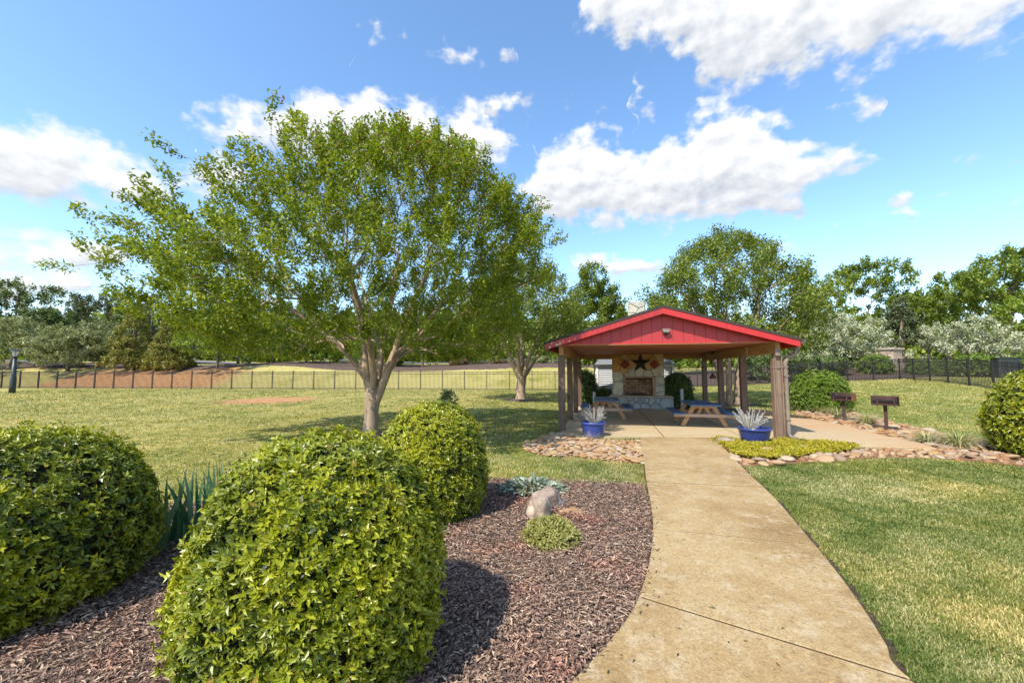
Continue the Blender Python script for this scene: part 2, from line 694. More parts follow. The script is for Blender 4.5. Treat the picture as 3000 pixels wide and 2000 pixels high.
def M_paint(name, col, faded, chips=0.0, rough=.45):
    """painted boards: vertical streaks of fading, optional flaking to bare wood"""
    m, t, p = newmat(name)
    s = noise(t, 5.0, 5, .6, stretch=(4.0, 4.0, .25))
    c = ramp(t, s, [(.32, faded), (.62, col)])
    if chips:
        n = noise(t, 14.0, 6, .7)
        at_ = t.nodes.new('ShaderNodeTexCoord').outputs['Object']
        sx = t.nodes.new('ShaderNodeSeparateXYZ')
        t.links.new(at_, sx.inputs[0])
        near = mrange(t, sx.outputs[0], .2, 1.35, 1.0, 0.0)
        k = mrange(t, MATH(t, 'ADD', n, MATH(t, 'MULTIPLY_ADD', near, .24, -.24)), .545, .575)
        c = mixc(t, k, c, ramp(t, noise(t, 30, 3), [(.3, (.32, .25, .20)), (.7, (.62, .55, .48))]))
    t.links.new(c, p.inputs['Base Color'])
    p.inputs['Roughness'].default_value = rough
    bump(t, p, noise(t, 30, 4, stretch=(3, 3, .3)), .15, .003)
    return m


def M_wood(name, c0, c1, grain=(1, 1, 1), rough=.7, knots=True):
    m, t, p = newmat(name)
    g = noise(t, 7.0, 7, .65, stretch=grain)
    col = ramp(t, g, [(.28, c1), (.50, tuple((a + b) / 2 for a, b in zip(c0, c1))), (.72, c0)])
    if knots:
        k = noise(t, 3.2, 2, .5)
        col = mixc(t, mrange(t, k, .66, .74, 0, .7), col, tuple(x * .45 for x in c1))
    t.links.new(col, p.inputs['Base Color'])
    p.inputs['Roughness'].default_value = rough
    bump(t, p, noise(t, 22.0, 5, .6, stretch=grain), .35, .004)
    return m


def M_bark(name, stops, stretch=(2.2, 2.2, .35)):
    m, t, p = newmat(name)
    n = noise(t, 3.2, 6, .6, stretch=stretch)
    col = ramp(t, n, stops)
    t.links.new(col, p.inputs['Base Color'])
    p.inputs['Roughness'].default_value = .75
    bump(t, p, noise(t, 9, 5, .6, stretch=stretch), .6, .02)
    return m


MT = {}
MT['ground'] = M_ground()
MT['concrete'] = M_concrete()
MT['patio'] = M_patio()
MT['soil'] = M_plain('clay_soil', (.24, .115, .048), (.11, .055, .028), .95, 5, bumps=.6, dist=.02)
MT['mulch_soil'] = M_plain('mulch_soil', (.15, .102, .080), (.072, .050, .040), .95, 14, bumps=.8, dist=.03)
MT['joint'] = M_plain('joint_soil', (.065, .042, .022), (.03, .02, .012), .95, 30)
MT['chips'] = None


def M_chips():
    m, t, p = newmat("mulch_chips")
    col = ramp(t, attr(t, 'rnd'), [(.0, (.10, .060, .044)), (.3, (.195, .122, .088)), (.6, (.29, .190, .136)), (.85, (.40, .275, .195)), (1.0, (.52, .40, .29))])
    red = mrange(t, noise(t, 1.3, 3, world=True), .48, .66)
    col = mixc(t, MATH(t, 'MULTIPLY', red, .6), col, mixc(t, 1.0, col, (1.30, .86, .80), 'MULTIPLY'))
    t.links.new(col, p.inputs['Base Color'])
    p.inputs['Roughness'].default_value = .85
    return m


MT['chips'] = M_chips()
MT['grass'] = M_leaf('grass_blade', [(0, (.060, .110, .020)), (.35, (.135, .185, .042)), (.6, (.25, .265, .085)), (.82, (.42, .385, .17)), (1, (.56, .50, .29))], .3, .6, .25, patch=(.6, (1.2, 1.08, .9)))
MT['red'] = M_paint('red_trim_paint', (.47, .020, .020), (.40, .016, .019), 0)
MT['red_worn'] = M_paint('red_trim_paint_flaking', (.44, .020, .022), (.27, .014, .017), 1.0)
MT['red_siding'] = M_paint('red_siding_paint', (.41, .022, .022), (.30, .030, .042), 0, .5)
MT['shingle'] = M_plain('asphalt_shingle', (.075, .062, .055), (.035, .030, .028), .95, 30, bumps=.6)
MT['ceiling'] = M_wood('ceiling_board', (.46, .150, .055), (.30, .080, .032), (.25, 3, 3), .6, False)
MT['post'] = M_wood('weathered_post', (.175, .105, .076), (.080, .046, .036), (3, 3, .22))
MT['post_front'] = M_wood('weathered_front_post', (.27, .180, .125), (.13, .082, .058), (3, 3, .22))
MT['beam'] = M_wood('beam_wood', (.40, .235, .095), (.25, .130, .050), (3, .22, 3))
MT['gutter'] = M_plain('brown_gutter', (.16, .125, .10), (.11, .085, .07), .45, 8, bumps=.05)
MT['down'] = M_plain('downspout_metal', (.25, .19, .15), (.16, .12, .095), .5, 5, bumps=.05)
MT['black'] = M_plain('black_metal', (.022, .022, .024), (.012, .012, .013), .45, 20, bumps=.1)
MT['fence'] = M_plain('fence_metal', (.040, .034, .036), (.022, .019, .021), .4, 12, metallic=.2, bumps=.05)
MT['rust'] = M_plain('rusty_steel', (.36, .105, .035), (.12, .045, .028), .75, 7, metallic=.2, bumps=.4)
MT['dark_rust'] = M_plain('dark_rusty_steel', (.105, .050, .042), (.045, .027, .025), .65, 6, metallic=.3, bumps=.4)
MT['blue'] = M_plain('blue_bench_paint', (.075, .195, .37), (.050, .125, .26), .5, 5, bumps=.2, stretch=(.3, 4, 4))
MT['pine'] = M_wood('table_wood', (.50, .285, .135), (.30, .150, .070), (3, .3, 3))
MT['pine_pale'] = M_wood('table_rail_wood', (.52, .36, .27), (.33, .21, .15), (.3, 3, 3))
MT['pot'] = M_plain('cobalt_pot', (.034, .055, .22), (.022, .034, .145), .28, 3, bumps=.05, spec=.6)
MT['pot_worn'] = None
MT['white'] = M_plain('white_paint', (.74, .74, .72), (.60, .60, .58), .6, 6, bumps=.1)
MT['shed'] = M_plain('grey_siding', (.50, .51, .53), (.40, .41, .43), .6, 6, bumps=.1)
MT['grey_roof'] = M_plain('grey_roof', (.20, .21, .22), (.13, .135, .14), .85, 14, bumps=.3)
MT['mortar'] = M_plain('mortar', (.26, .22, .175), (.16, .135, .11), .95, 12, bumps=.5)
MT['flag_upper'] = M_random('ochre_flagstone', [(0, (.50, .26, .07)), (.2, (.62, .36, .11)), (.4, (.60, .44, .22)), (.6, (.56, .26, .07)), (.8, (.66, .48, .26)), (1, (.48, .34, .18))], .8, 5, .4, .6, .02)
MT['flag_mid'] = M_random('cream_flagstone', [(0, (.52, .46, .35)), (.25, (.44, .42, .36)), (.5, (.60, .55, .43)), (.75, (.40, .40, .36)), (1, (.55, .47, .34))], .8, 5, .4, .6, .02)
MT['flag_low'] = M_random('blue_grey_fieldstone', [(0, (.28, .32, .36)), (.25, (.40, .42, .43)), (.5, (.32, .35, .40)), (.75, (.46, .47, .46)), (1, (.36, .37, .36))], .75, 5, .4, .6, .02)
MT['slab'] = M_plain('hearth_slab', (.50, .42, .31), (.36, .30, .22), .85, 5, bumps=.5)
MT['firebrick'] = M_random('sooty_firebrick', [(0, (.42, .27, .16)), (.3, (.52, .37, .24)), (.55, (.30, .17, .095)), (.8, (.48, .32, .20)), (1, (.14, .085, .055))], .9, 11, .5)
MT['firebox'] = M_plain('sooty_mortar', (.10, .065, .045), (.03, .022, .018), .95, 8)
MT['star'] = M_plain('black_star_tin', (.016, .020, .018), (.010, .011, .010), .5, 8, bumps=.1)
MT['iron_red'] = M_plain('rust_red_iron', (.30, .060, .035), (.14, .030, .022), .7, 16, bumps=.3)
MT['stone'] = M_random('river_stone', [(0, (.36, .235, .115)), (.14, (.42, .31, .185)), (.28, (.36, .175, .070)), (.42, (.45, .35, .23)), (.56, (.40, .25, .10)), (.70, (.32, .145, .058)), (.84, (.46, .38, .275)), (1, (.25, .165, .105))], .85, 9, .4)
_m, _t, _p = newmat('bed_gravel')
_t.links.new(mixc(_t, 1.0, ramp(_t, attr(_t, 'rnd'), [(0, (.34, .22, .11)), (.2, (.40, .29, .17)), (.4, (.33, .165, .07)), (.6, (.43, .34, .23)), (.8, (.30, .14, .06)), (1, (.24, .17, .11))]), ramp(_t, noise(_t, 14, 5, world=True), [(.3, (.6,) * 3), (.7, (1.2,) * 3)]), 'MULTIPLY'), _p.inputs['Base Color'])
_p.inputs['Roughness'].default_value = .9
MT['gravel'] = _m
MT['boulder'] = M_plain('lichen_boulder', (.50, .41, .32), (.19, .125, .09), .9, 6, bumps=.9, dist=.02, detail=8)
MT['boulder_tan'] = M_plain('tan_boulder', (.44, .30, .16), (.24, .14, .075), .9, 7, bumps=.8, dist=.02)
MT['boulder_grey'] = M_plain('grey_boulder', (.38, .30, .25), (.17, .125, .10), .9, 7, bumps=.8, dist=.02)
MT['bark_crape'] = M_bark('crape_bark', [(.30, (.19, .135, .10)), (.46, (.30, .215, .15)), (.60, (.38, .28, .195)), (.74, (.30, .165, .085))])
MT['bark_dark'] = M_bark('dark_bark', [(.3, (.06, .045, .035)), (.7, (.15, .11, .085))])
MT['twig'] = M_plain('twig_tangle', (.075, .060, .030), (.030, .028, .014), .95, 25, bumps=.8, dist=.03)
MT['leaf_crape'] = M_leaf('crape_leaf', [(0, (.065, .110, .012)), (.35, (.155, .225, .018)), (.7, (.265, .325, .024)), (.93, (.38, .42, .045)), (.97, (.25, .12, .045)), (1, (.22, .085, .04))], .38)
MT['leaf_crape2'] = M_leaf('crape_leaf_far', [(0, (.070, .115, .018)), (.4, (.155, .215, .030)), (.8, (.255, .305, .050)), (1, (.35, .38, .085))], .35)
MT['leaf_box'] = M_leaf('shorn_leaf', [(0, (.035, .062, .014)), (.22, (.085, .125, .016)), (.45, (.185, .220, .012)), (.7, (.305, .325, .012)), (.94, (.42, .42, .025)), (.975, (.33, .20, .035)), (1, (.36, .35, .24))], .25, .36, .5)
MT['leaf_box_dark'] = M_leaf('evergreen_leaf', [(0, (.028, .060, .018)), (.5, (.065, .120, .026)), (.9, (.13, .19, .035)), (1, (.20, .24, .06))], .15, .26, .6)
MT['leaf_round'] = M_leaf('round_bush_leaf', [(0, (.05, .095, .014)), (.5, (.125, .20, .020)), (.9, (.215, .29, .03)), (1, (.30, .34, .05))], .25, .4)
MT['leaf_grey'] = M_leaf('grey_green_leaf', [(0, (.11, .138, .052)), (.5, (.225, .255, .105)), (.9, (.37, .395, .20)), (1, (.42, .36, .18))], .2)
MT['leaf_dark'] = M_leaf('dark_tree_leaf', [(0, (.050, .085, .026)), (.5, (.108, .155, .042)), (.9, (.19, .24, .07)), (1, (.26, .28, .09))], .2)
MT['leaf_oak'] = M_leaf('oak_leaf', [(0, (.075, .120, .018)), (.5, (.165, .230, .028)), (.9, (.27, .335, .042)), (1, (.36, .40, .065))], .3)
MT['leaf_lime'] = M_leaf('lime_leaf', [(0, (.11, .18, .022)), (.5, (.21, .295, .035)), (.9, (.32, .39, .06)), (1, (.38, .43, .09))], .35)
MT['leaf_conifer'] = M_leaf('conifer_spray', [(0, (.095, .105, .016)), (.5, (.195, .195, .028)), (.9, (.31, .285, .05)), (1, (.36, .29, .08))], .15)
MT['leaf_pine'] = M_leaf('pine_needle', [(0, (.055, .080, .035)), (.5, (.115, .145, .062)), (1, (.20, .22, .105))], .15)
MT['leaf_blossom'] = M_leaf('white_blossom_leaf', [(0, (.08, .125, .045)), (.32, (.20, .26, .10)), (.45, (.48, .50, .36)), (1, (.74, .74, .64))], .3, .7, .2)
MT['leaf_iris'] = M_leaf('iris_blade', [(0, (.045, .135, .065)), (.5, (.085, .20, .10)), (1, (.22, .32, .18))], .3, .45)
MT['leaf_silver'] = M_leaf('silver_leaf', [(0, (.17, .22, .16)), (.5, (.30, .36, .28)), (1, (.46, .50, .42))], .2, .8, .2)
MT['leaf_lavender'] = M_leaf('silver_stem', [(0, (.30, .29, .26)), (.6, (.50, .48, .45)), (1, (.64, .62, .58))], .15, .8, .2)
MT['leaf_sedum'] = M_leaf('sedum_leaf', [(0, (.15, .17, .040)), (.5, (.30, .315, .075)), (1, (.47, .43, .17))], .3, .6)
MT['leaf_yellow'] = M_leaf('yellow_groundcover', [(0, (.20, .20, .022)), (.4, (.38, .34, .022)), (.8, (.54, .45, .022)), (1, (.28, .29, .05))], .3, .55)
MT['leaf_lirio'] = M_leaf('liriope_blade', [(0, (.10, .15, .035)), (.35, (.24, .28, .08)), (.6, (.42, .40, .20)), (1, (.58, .54, .38))], .25, .5)
MT['leaf_reddish'] = M_leaf('bronze_leaf', [(0, (.08, .05, .03)), (.5, (.17, .10, .06)), (1, (.28, .19, .10))], .2)
MT['wire'] = M_plain('wire', (.10, .10, .10), (.06, .06, .06), .6, 10, bumps=0)
MT['lamp_green'] = M_plain('lamp_post_paint', (.030, .045, .045), (.016, .024, .026), .4, 10, bumps=.05)
MT['glass'] = M_plain('lamp_glass', (.45, .46, .46), (.38, .39, .39), .15, 4, bumps=0)
MT['pillar'] = M_random('pillar_stone', [(0, (.40, .27, .18)), (.3, (.52, .40, .29)), (.6, (.34, .25, .20)), (1, (.58, .47, .36))], .9, 8)
MT['road'] = M_plain('road_asphalt', (.20, .195, .19), (.15, .145, .14), .9, 9)
MT['dead'] = M_leaf('dead_leaf', [(0, (.04, .025, .018)), (.5, (.10, .06, .035)), (1, (.07, .10, .03))], .1, .7)

# ------------------------------------------------------------------ layout on the ground (traced from the photograph)
L1 = np.array(G(1647, 1267))
R1 = np.array(G(2284, 1290))
PW = float(np.linalg.norm(R1 - L1))
pu = (R1 - L1) / PW
pv = np.array([-pu[1], pu[0]])
PANG = math.atan2(pu[1], pu[0])


def PAV(u, v):
    q = L1 + pu * u + pv * v
    return (float(q[0]), float(q[1]))


def pav_uv(p):
    d = np.array(p) - L1
    return float(d @ pu), float(d @ pv)


path_left = [G(*p) for p in ((1876, 1285), (1886, 1350), (1895, 1420), (1908, 1490), (1914, 1560), (1905, 1650), (1878, 1750), (1838, 1830), (1780, 1905), (1695, 2000))] + [(-.15, 1.62), (-.75, 1.20), (-1.5, .80), (-2.3, .50)]
path_right = [G(*p) for p in ((2092, 1285), (2142, 1340), (2195, 1395), (2272, 1470), (2372, 1590), (2452, 1690), (2530, 1800), (2595, 1905), (2652, 2000))] + [(2.02, 1.55), (1.86, .95), (1.50, .25), (1.0, -.4), (.3, -.95), (-.6, -1.35)]
mulch_poly = [G(1880, 1420)] + path_left[3:] + [(-6.8, .3), (-7.2, 4.2), (-5.2, 4.6), G(420, 1492), G(560, 1478), G(760, 1440), G(1000, 1415), G(1250, 1400), G(1420, 1402), G(1620, 1412)]
bed_left_poly = [G(*p) for p in ((1878, 1294), (1880, 1330), (1889, 1362), (1800, 1352), (1700, 1340), (1610, 1338), (1540, 1322), (1530, 1300), (1590, 1286), (1625, 1268), (1655, 1276), (1720, 1289), (1800, 1291))]
patio_front = [G(1640, 1277), G(1760, 1284), G(1876, 1284), G(2092, 1286), G(2250, 1297), G(2400, 1307), G(2560, 1314), G(2745, 1320)]
patio_back_right = [G(2680, 1298), G(2600, 1283), G(2480, 1252), G(2400, 1235), G(2320, 1217), G(2230, 1202)]
patio_poly = patio_front + patio_back_right + [PAV(PW + .35, 7.6), PAV(-.12, 7.6)]
bed_right_poly = [G(2095, 1290), G(2250, 1300), G(2400, 1310), G(2560, 1317), G(2750, 1322), G(2690, 1300), G(2600, 1281), G(2480, 1250), G(2330, 1214),
                  G(2325, 1194), G(2450, 1200), G(2560, 1222), G(2640, 1244), G(2720, 1262), G(2850, 1288), G(2990, 1306), G(3150, 1330), G(3150, 1382), G(2990, 1366), G(2850, 1352), G(2720, 1342),
                  G(2560, 1342), G(2400, 1352), G(2290, 1362), G(2172, 1366), G(2130, 1325)]
TREE = G(1086, 1277)
TREE2 = G(1525, 1172)
TREE3 = G(2138, 1184)
yellow_poly = [G(*p) for p in ((2092, 1293), (2130, 1291), (2180, 1302), (2260, 1300), (2330, 1293), (2420, 1306), (2520, 1314), (2480, 1326), (2400, 1330), (2330, 1345), (2200, 1350), (2160, 1338))]

# ------------------------------------------------------------------ the ground sheet
gx = np.unique(np.concatenate([np.arange(-300, -56, 12.0), np.arange(-56, 44, .6), np.arange(44, 301, 12.0)]))
gy = np.unique(np.concatenate([np.arange(-40, 0, 4.0), np.arange(0, 60, .6), np.arange(60, 120, 5.0), np.arange(120, 700, 40.0)]))
GX, GY = np.meshgrid(gx, gy)
GZ = T(GX, GY)
gv = np.stack([GX, GY, GZ], -1).reshape(-1, 3)
ny, nx = GX.shape
idx = np.arange(ny * nx).reshape(ny, nx)
gf = np.stack([idx[:-1, :-1], idx[:-1, 1:], idx[1:, 1:], idx[1:, :-1]], -1).reshape(-1, 4)
gm = mesh_np('lawn', gv, gf, smooth=True)
fx, fy = gv[:, 0], gv[:, 1]
dd = fy - fence_y(fx)
fb = fbm(fx * .12, fy * .12, 2.0)
c1x, c1y = G(790, 1172)
clay = 1.15 * np.exp(-(((fx - c1x) / 2.6) ** 2 + ((fy - c1y) / 2.9) ** 2) ** 1.5)
c2x, c2y = G(430, 1160)
clay += .45 * np.exp(-((fx - c2x) / 3.0) ** 2 - ((fy - c2y) / 1.2) ** 2)
clay += .58 * sstep(.4, 2.0, dd) * (1 - sstep(6.5, 9, dd)) * (sstep(-47, -43, fx) * (1 - sstep(-31, -24, fx))) + .30 * sstep(.5, 2, dd) * (1 - sstep(7, 9, dd))
mulch = sstep(6.2, 8.6, dd + 3.5 * (fb - .5)) * (1 - sstep(19, 23, dd)) * (1 - sstep(30, 36, fx) * .3)
mulch = np.maximum(mulch, .9 * sstep(.2, 1.5, dd) * sstep(8, 16, fx) * (1 - sstep(19, 23, dd)))
dry = .6 * sstep(-2, -10, fx) * 0 + sstep(14, 26, fy) * .5 + .55 * sstep(.2, 1, dd) + .75 * sstep(0, -3, fx) * (1 - sstep(20, 30, fy) * .4)
for nm, arr in (('clay', clay), ('mulch', mulch), ('dry', dry)):
    a_ = gm.attributes.new(nm, 'FLOAT', 'POINT')
    a_.data.foreach_set('value', arr.astype(np.float32))
struct(add('lawn', gm, MT['ground']))


def sheet(name, poly, z, mat):
    """a flat-lying sheet over a polygon, following the ground, with a skirt so it has thickness"""
    mb = MB()
    b = 0
    n = len(poly)
    for p in poly:
        mb.v.append((p[0], p[1], Tf(*p) + z))
    for p in poly:
        mb.v.append((p[0], p[1], Tf(*p) - .05))
    mb.f.append(tuple(range(n)))
    for k in range(n):
        k2 = (k + 1) % n
        mb.f.append((k, n + k, n + k2, k2))
    return mb.build(name, mat)


def ccw(poly):
    a = sum(poly[i][0] * poly[(i + 1) % len(poly)][1] - poly[(i + 1) % len(poly)][0] * poly[i][1] for i in range(len(poly)))
    return poly if a > 0 else poly[::-1]


def resample(pts, n):
    pts = np.array(pts, float)
    # Catmull-Rom through the points, then even steps
    out = []
    P = np.vstack([2 * pts[0] - pts[1], pts, 2 * pts[-1] - pts[-2]])
    for i in range(1, len(P) - 2):
        for t in np.linspace(0, 1, 12, endpoint=False):
            a, b, c, d = P[i - 1], P[i], P[i + 1], P[i + 2]
            out.append(.5 * ((2 * b) + (-a + c) * t + (2 * a - 5 * b + 4 * c - d) * t * t + (-a + 3 * b - 3 * c + d) * t ** 3))
    out.append(P[-2])
    return np.array(out)


PLs = resample(path_left, 0)
PRs = resample(path_right, 0)
path_poly = [tuple(p) for p in PLs] + [tuple(p) for p in PRs[::-1]]
path_poly = ccw(path_poly)

mulch_sheet = struct(sheet('mulch_bed', ccw(mulch_poly), .012, MT['mulch_soil']))
bedL = struct(sheet('stone_bed', ccw(bed_left_poly), .010, MT['soil']))
bedR = struct(sheet('stone_bed', ccw(bed_right_poly), .010, MT['soil']))

# path: slabs between joints, on a strip of soil
joint_px = [((1876, 1285), (2092, 1285)), ((1878, 1333), (2137, 1344)), ((1895, 1417), (2230, 1437)), ((1914, 1557), (2412, 1615)), ((1886, 1768), (2588, 2000))]


def nearest(arr, p):
    return int(np.argmin(np.linalg.norm(arr - np.array(p), axis=1)))


jl = [nearest(PLs, G(*a)) for a, b in joint_px]
jr = [nearest(PRs, G(*b)) for a, b in joint_px]
jr[4] = nearest(PRs, G(2600, 2010))
# slabs that go on under and behind the photographer
jl += [len(PLs) - 1]
jr += [len(PRs) - 1]
path = struct(bpy.data.objects.new('path', None))
COL.objects.link(path)
base_poly = [(p[0] - .02, p[1]) for p in PLs] + [(p[0] + .045 + .02 * math.sin(i * 2.1) + .015 * math.sin(i * .7), p[1]) for i, p in list(enumerate(PRs))[::-1]]
ob = sheet('path_soil', ccw(base_poly), .014, MT['joint'])
ob.parent = path
fill = sheet('joint_filler', ccw([(p[0] + .012, p[1]) for p in PLs] + [(p[0] - .012, p[1]) for p in PRs[::-1]]), .0405, MT['joint'])
fill.parent = path
for i in range(len(jl) - 1):
    a = PLs[jl[i]:jl[i + 1] + 1]
    b = PRs[jr[i]:jr[i + 1] + 1]
    poly = [tuple(p) for p in a] + [tuple(p) for p in b[::-1]]
    # leave a joint: pull both ends in by 6 mm
    q = [np.array(p) for p in poly]
    na = len(a)
    d0 = unit((a[1] - a[0]))
    d1 = unit((a[-1] - a[-2]))
    gap = .0085 + .0035 * max(0, 3 - i)
    q[0] = q[0] + d0 * gap
    q[-1] = q[-1] + d0 * gap
    q[na - 1] = q[na - 1] - d1 * gap
    q[na] = q[na] - d1 * gap
    poly = ccw([tuple(p) for p in q])
    o = MB().prism(poly, -.06, .045 + .002 * (i % 2)).build('slab', MT['concrete'], path)
    bevel(o, .004, 1)

# patio: three slabs
patio = struct(bpy.data.objects.new('patio', None))
COL.objects.link(patio)
_pc = np.mean(np.array(patio_poly), axis=0)
o = sheet('patio_soil', ccw([tuple(_pc + (np.array(p) - _pc) * .995) for p in patio_poly]), .0465, MT['joint'])
o.parent = patio


def clip_half(poly, p, n):
    """keep the side of the line through p where (x-p).n >= 0"""
    out = []
    m = len(poly)
    for i in range(m):
        a, b = np.array(poly[i]), np.array(poly[(i + 1) % m])
        da, db = (a - p) @ n, (b - p) @ n
        if da >= 0:
            out.append(tuple(a))
        if da * db < 0:
            out.append(tuple(a + (b - a) * da / (da - db)))
    return out


ja, jb = np.array(G(1946, 1285)), np.array(G(1874, 1206))
jd = unit(jb - ja)
jn = np.array([jd[1], -jd[0]])
ka = np.array(G(2180, 1288))
cuts = [(ja, jn), (ka, jn), (np.array(PAV(PW + .35, 0)), jn)]
rest = ccw(patio_poly)
for i in range(4):
    piece = rest
    if i > 0:
        piece = clip_half(piece, cuts[i - 1][0] + jn * .010, cuts[i - 1][1])
    if i < 3:
        piece = clip_half(piece, cuts[i][0] - jn * .010, -cuts[i][1])
    if len(piece) > 2:
        o = MB().prism(ccw(piece), -.06, .052).build('slab', MT['patio'], patio)
        bevel(o, .006)
PZ = .052   # patio level


# ------------------------------------------------------------------ leaves
def leaf_mesh(name, P, D, Nn, L, W, rnd, kind='diamond', fold=.18, curl=0.0):
    """one mesh of many leaves: P base, D direction, Nn surface normal"""
    D = unit(D)
    S = unit(np.cross(D, Nn))
    U = unit(np.cross(S, D))
    L = np.asarray(L)[:, None]
    W = np.asarray(W)[:, None] * .5
    n = len(P)
    if kind == 'diamond':
        v = np.stack([P, P + D * L * .45 + S * W + U * W * fold * 2, P + D * L - U * L * curl, P + D * L * .45 - S * W + U * W * fold * 2], 1)
        b = np.arange(n)[:, None] * 4
        f = np.concatenate([b + np.array([0, 1, 2]), b + np.array([0, 2, 3])], 1).reshape(-1, 3)
        return mesh_np(name, v.reshape(-1, 3), f, rnd=np.repeat(rnd, 2))
    if kind == 'oval':
        up = U * W * fold * 2
        v = np.stack([P, P + D * L * .3 + S * W * .9 + up, P + D * L * .68 + S * W * .85 + up - U * L * curl * .4, P + D * L - U * L * curl,
                      P + D * L * .68 - S * W * .85 + up - U * L * curl * .4, P + D * L * .3 - S * W * .9 + up], 1)
        b = np.arange(n)[:, None] * 6
        f = np.concatenate([b + np.array([0, 1, 2, 3]), b + np.array([0, 3, 4, 5])], 1).reshape(-1, 4)
        return mesh_np(name, v.reshape(-1, 3), f, rnd=np.repeat(rnd, 2))
    if kind == 'blade':   # tapering curved blade of two quads + tip as quads
        v = np.stack([P - S * W, P + S * W, P + D * L * .4 + S * W * .9 + U * L * curl * .25, P + D * L * .4 - S * W * .9 + U * L * curl * .25,
                      P + D * L * .75 + S * W * .6 - U * L * curl * .1, P + D * L * .75 - S * W * .6 - U * L * curl * .1, P + D * L - U * L * curl * .9, P + D * L - U * L * curl * .9 + S * W * .05], 1)
        b = np.arange(n)[:, None] * 8
        f = np.concatenate([b + np.array([0, 1, 2, 3]), b + np.array([3, 2, 4, 5]), b + np.array([5, 4, 7, 6])], 1).reshape(-1, 4)
        return mesh_np(name, v.reshape(-1, 3), f, rnd=np.repeat(rnd, 3))


def rdir(n, r):
    return unit(r.normal(size=(n, 3)))


# ------------------------------------------------------------------ trees
def bez(a, c, b, n):
    t = np.linspace(0, 1, n + 1)[1:, None]
    return (1 - t) ** 2 * a + 2 * t * (1 - t) * c + t * t * b


class Skeleton:
    def __init__(s):
        s.pos = []
        s.par = []
        s.dist = []
        s.tan = []
        s.chains = []
        s.minr = []

    def node(s, p, par, minr=0.0):
        p = np.asarray(p, float)
        s.pos.append(p)
        s.par.append(par)
        if par >= 0:
            d = p - s.pos[par]
            s.dist.append(s.dist[par] + np.linalg.norm(d))
            s.tan.append(d / max(np.linalg.norm(d), 1e-6))
        else:
            s.dist.append(0.0)
            s.tan.append(np.array([0, 0, 1.0]))
        s.minr.append(minr)
        return len(s.pos) - 1

    def stem(s, pts, radii, start=None):
        """a hand-placed limb; starts at an existing node or a new root"""
        ch = []
        cur = start if start is not None else -1
        if cur >= 0:
            ch.append(cur)
        for p, r in zip(pts, radii):
            cur = s.node(p, cur, r)
            ch.append(cur)
        s.chains.append(ch)
        return ch

    def grow(s, tips, first, alpha=.45, seg=.35, arch=.12):
        """join each tip to the best node so far"""
        order = np.argsort(np.linalg.norm(tips - s.pos[first], axis=1))
        cap = len(s.pos) + len(tips) * 30
        A = np.zeros((cap, 3))
        Dd = np.zeros(cap)
        n0 = len(s.pos)
        A[:n0] = np.array(s.pos)
        Dd[:n0] = np.array(s.dist)
        ends = []
        root = s.pos[first]
        for i in order:
            p = tips[i]
            n = len(s.pos)
            c = np.linalg.norm(A[first:n] - p, axis=1)
            dz = A[first:n, 2] - p[2]
            cost = c + alpha * Dd[first:n] + .5 * np.maximum(0, dz)
            j = first + int(np.argmin(cost))
            q = A[j]
            d = np.linalg.norm(p - q)
            ctrl = q + s.tan[j] * d * .4 + np.array([0, 0, arch * d])
            k = max(2, int(d / seg))
            ch = [j]
            cur = j
            for pt in bez(q, ctrl, p, k):
                cur = s.node(pt, cur)
                A[cur] = pt
                Dd[cur] = s.dist[cur]
                ch.append(cur)
            s.chains.append(ch)
            ends.append(cur)
        return ends

    def radii(s, rtip, ex):
        n = len(s.pos)
        cnt = np.zeros(n)
        haschild = np.zeros(n, bool)
        for i in range(n):
            if s.par[i] >= 0:
                haschild[s.par[i]] = True
        cnt[~haschild] = 1
        for i in range(n - 1, -1, -1):
            if s.par[i] >= 0:
                cnt[s.par[i]] += cnt[i]
        r = rtip * cnt ** ex
        r = np.maximum(r, np.array(s.minr))
        for i in range(n):
            if s.par[i] >= 0 and s.minr[i] == 0:
                r[i] = min(r[i], r[s.par[i]])
        return r

    def mesh(s, name, rtip, ex=.45, rmin=0.0):
        r = s.radii(rtip, ex)
        V, F = [], []
        base = 0
        pos = np.array(s.pos)
        for ch in s.chains:
            rr = r[ch].copy()
            if len(ch) > 1 and s.minr[ch[0]] >= 0 and len(ch) > 2:
                rr[0] = min(rr[0], rr[1] * 1.15)
            if rr.max() < rmin:
                continue
            n = 9 if rr.max() > .05 else (6 if rr.max() > .018 else 3)
            P = pos[ch]
            t = np.zeros_like(P)
            t[1:-1] = P[2:] - P[:-2]
            t[0] = P[1] - P[0]
            t[-1] = P[-1] - P[-2]
            t = unit(t)
            x = unit(np.cross(t[0], [.31, .77, .55]))
            rings = []
            for i in range(len(P)):
                x = unit(x - t[i] * (x @ t[i]))
                y = np.cross(t[i], x)
                a = np.arange(n) * 2 * math.pi / n
                rings.append(P[i] + (np.cos(a)[:, None] * x + np.sin(a)[:, None] * y) * rr[i])
            V.append(np.concatenate(rings))
            m = len(P)
            i0 = base + (np.arange(m - 1)[:, None] * n + np.arange(n)[None, :])
            i1 = base + (np.arange(m - 1)[:, None] * n + (np.arange(n)[None, :] + 1) % n)
            F.append(np.stack([i0, i1, i1 + n, i0 + n], -1).reshape(-1, 4))
            base += m * n
        return mesh_np(name, np.concatenate(V), np.concatenate(F), smooth=True)


